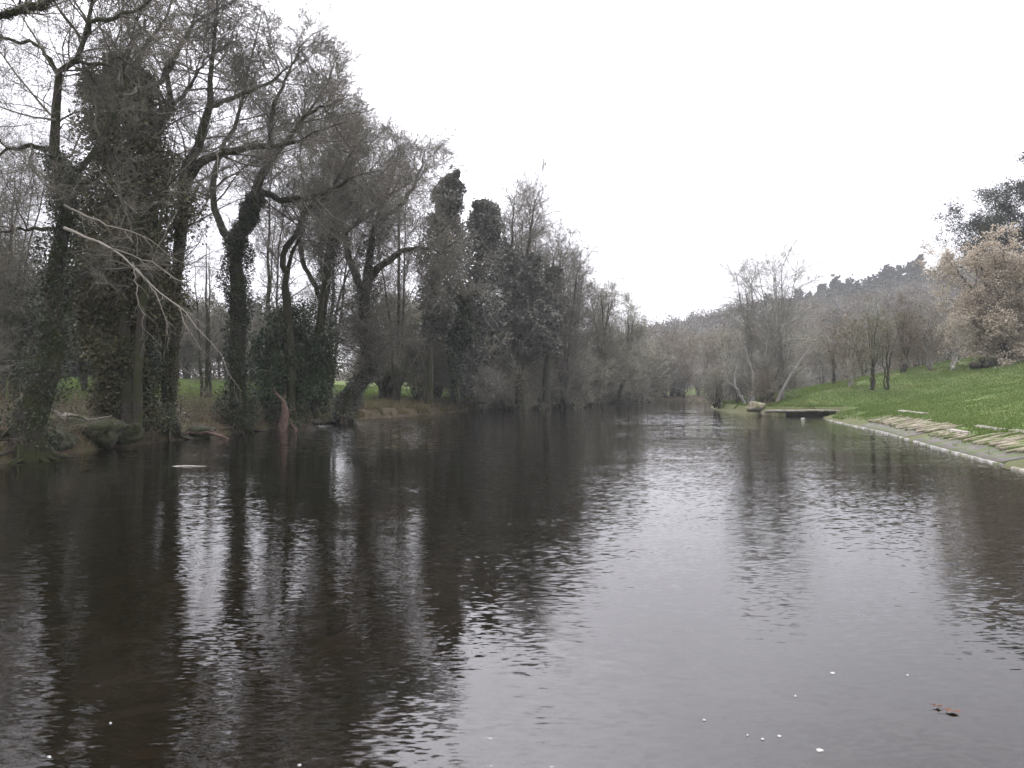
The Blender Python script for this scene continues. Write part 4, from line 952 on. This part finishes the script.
M['leafdead'] = leaf_mat('dead_leaf', [(0.03, 0.014, 0.008), (0.07, 0.03, 0.016), (0.12, 0.06, 0.03)], .5)
float_leaf(936, 707, .028, 'smaller dark brown dead leaf floating by the larger one', 1)
float_leaf(950, 712, .045, 'larger dark brown dead leaf floating at the lower right', 2)

# ------------------------------------------------------------------ haze
x0, x1, y0, y1, z0, z1 = -430, 530, -125, 1290, -3.5, 95
V = [(x, y, z) for x in (x0, x1) for y in (y0, y1) for z in (z0, z1)]
Fq = [[0, 1, 3, 2], [4, 6, 7, 5], [0, 4, 5, 1], [2, 3, 7, 6], [0, 2, 6, 4], [1, 5, 7, 3]]
m = bpy.data.materials.new('haze'); m.use_nodes = True; nt = m.node_tree; nt.nodes.remove(nt.nodes['Principled BSDF'])
pv = nt.nodes.new('ShaderNodeVolumePrincipled'); pv.inputs['Color'].default_value = (.86, .88, .90, 1); pv.inputs['Density'].default_value = 0.00048; pv.inputs['Anisotropy'].default_value = 0.2
nt.links.new(pv.outputs[0], nt.nodes['Material Output'].inputs['Volume'])
mb = MB(); mb.add(V, Fq); o = mb.build('haze', m, None, (0, 0, 0), False); o['kind'] = 'stuff'

# ------------------------------------------------------------------ sky, sun, camera
SUN_EL, SUN_AZ = R(45), R(-5)      # azimuth from +Y, toward -X is negative
w = bpy.data.worlds.new('World'); bpy.context.scene.world = w; w.use_nodes = True; nt = w.node_tree
bg = nt.nodes['Background']; bg.inputs['Strength'].default_value = 0.145
sky = nt.nodes.new('ShaderNodeTexSky'); sky.sky_type = 'NISHITA'; sky.sun_disc = False; sky.sun_elevation = SUN_EL; sky.sun_rotation = SUN_AZ
tc = nt.nodes.new('ShaderNodeTexCoord')
n1 = noise(nt, 1.5, 5, .5, tc.outputs['Generated'], mapping=(1, 1, 3.0))
cloud = ramp(nt, n1, [(0.36, (8.0, 7.85, 8.5)), (0.50, (8.7, 8.5, 9.2)), (0.62, (10.2, 10.0, 10.8))])
# the cloud deck is brighter round the hidden sun
sd = (math.cos(SUN_EL) * math.sin(SUN_AZ), math.cos(SUN_EL) * math.cos(SUN_AZ), math.sin(SUN_EL))
dt = nt.nodes.new('ShaderNodeVectorMath'); dt.operation = 'DOT_PRODUCT'; nrm = nt.nodes.new('ShaderNodeVectorMath'); nrm.operation = 'NORMALIZE'
nt.links.new(tc.outputs['Generated'], nrm.inputs[0]); nt.links.new(nrm.outputs[0], dt.inputs[0]); dt.inputs[1].default_value = sd
glow = math_(nt, 'POWER', math_(nt, 'MAXIMUM', dt.outputs['Value'], 0.0), 12.0)
sx_ = nt.nodes.new('ShaderNodeSeparateXYZ'); nt.links.new(nrm.outputs[0], sx_.inputs[0])
zz = math_(nt, 'POWER', math_(nt, 'MAXIMUM', sx_.outputs['Z'], 0.0), 3.0)
gm = math_(nt, 'ADD', math_(nt, 'ADD', math_(nt, 'MULTIPLY', glow, 4.2), 0.76), math_(nt, 'MULTIPLY', zz, 2.6))
vm = nt.nodes.new('ShaderNodeVectorMath'); vm.operation = 'SCALE'; nt.links.new(cloud, vm.inputs[0]); nt.links.new(gm, vm.inputs['Scale'])
mx = mixc(nt, 0.93, sky.outputs[0], vm.outputs[0])
nt.links.new(mx, bg.inputs['Color'])
sl = bpy.data.lights.new('sun', 'SUN'); sl.energy = 1.3; sl.angle = R(25); sl.color = (1, .97, .93)
so = bpy.data.objects.new('sun', sl); col.objects.link(so); so.rotation_euler = Vector(sd).to_track_quat('Z', 'Y').to_euler()
cd = bpy.data.cameras.new('camera'); cd.lens = 36 * F / 1024; cd.sensor_width = 36; cd.clip_end = 3000; cd.clip_start = .05
co = bpy.data.objects.new('camera', cd); col.objects.link(co); co.location = (0, 0, CAMZ); co.rotation_euler = (R(90) + math.atan(2 / F), 0, 0)
sc = bpy.context.scene; sc.camera = co
sc.view_settings.view_transform = 'Standard'; sc.view_settings.look = 'None'; sc.view_settings.exposure = 0.28; sc.view_settings.gamma = 1
sc.render.engine = 'CYCLES'; sc.cycles.use_denoising = True
sc.cycles.max_bounces = 6; sc.cycles.diffuse_bounces = 3; sc.cycles.glossy_bounces = 3; sc.cycles.transparent_max_bounces = 12; sc.cycles.volume_bounces = 0
sc.cycles.use_adaptive_sampling = True; sc.cycles.adaptive_threshold = 0.02
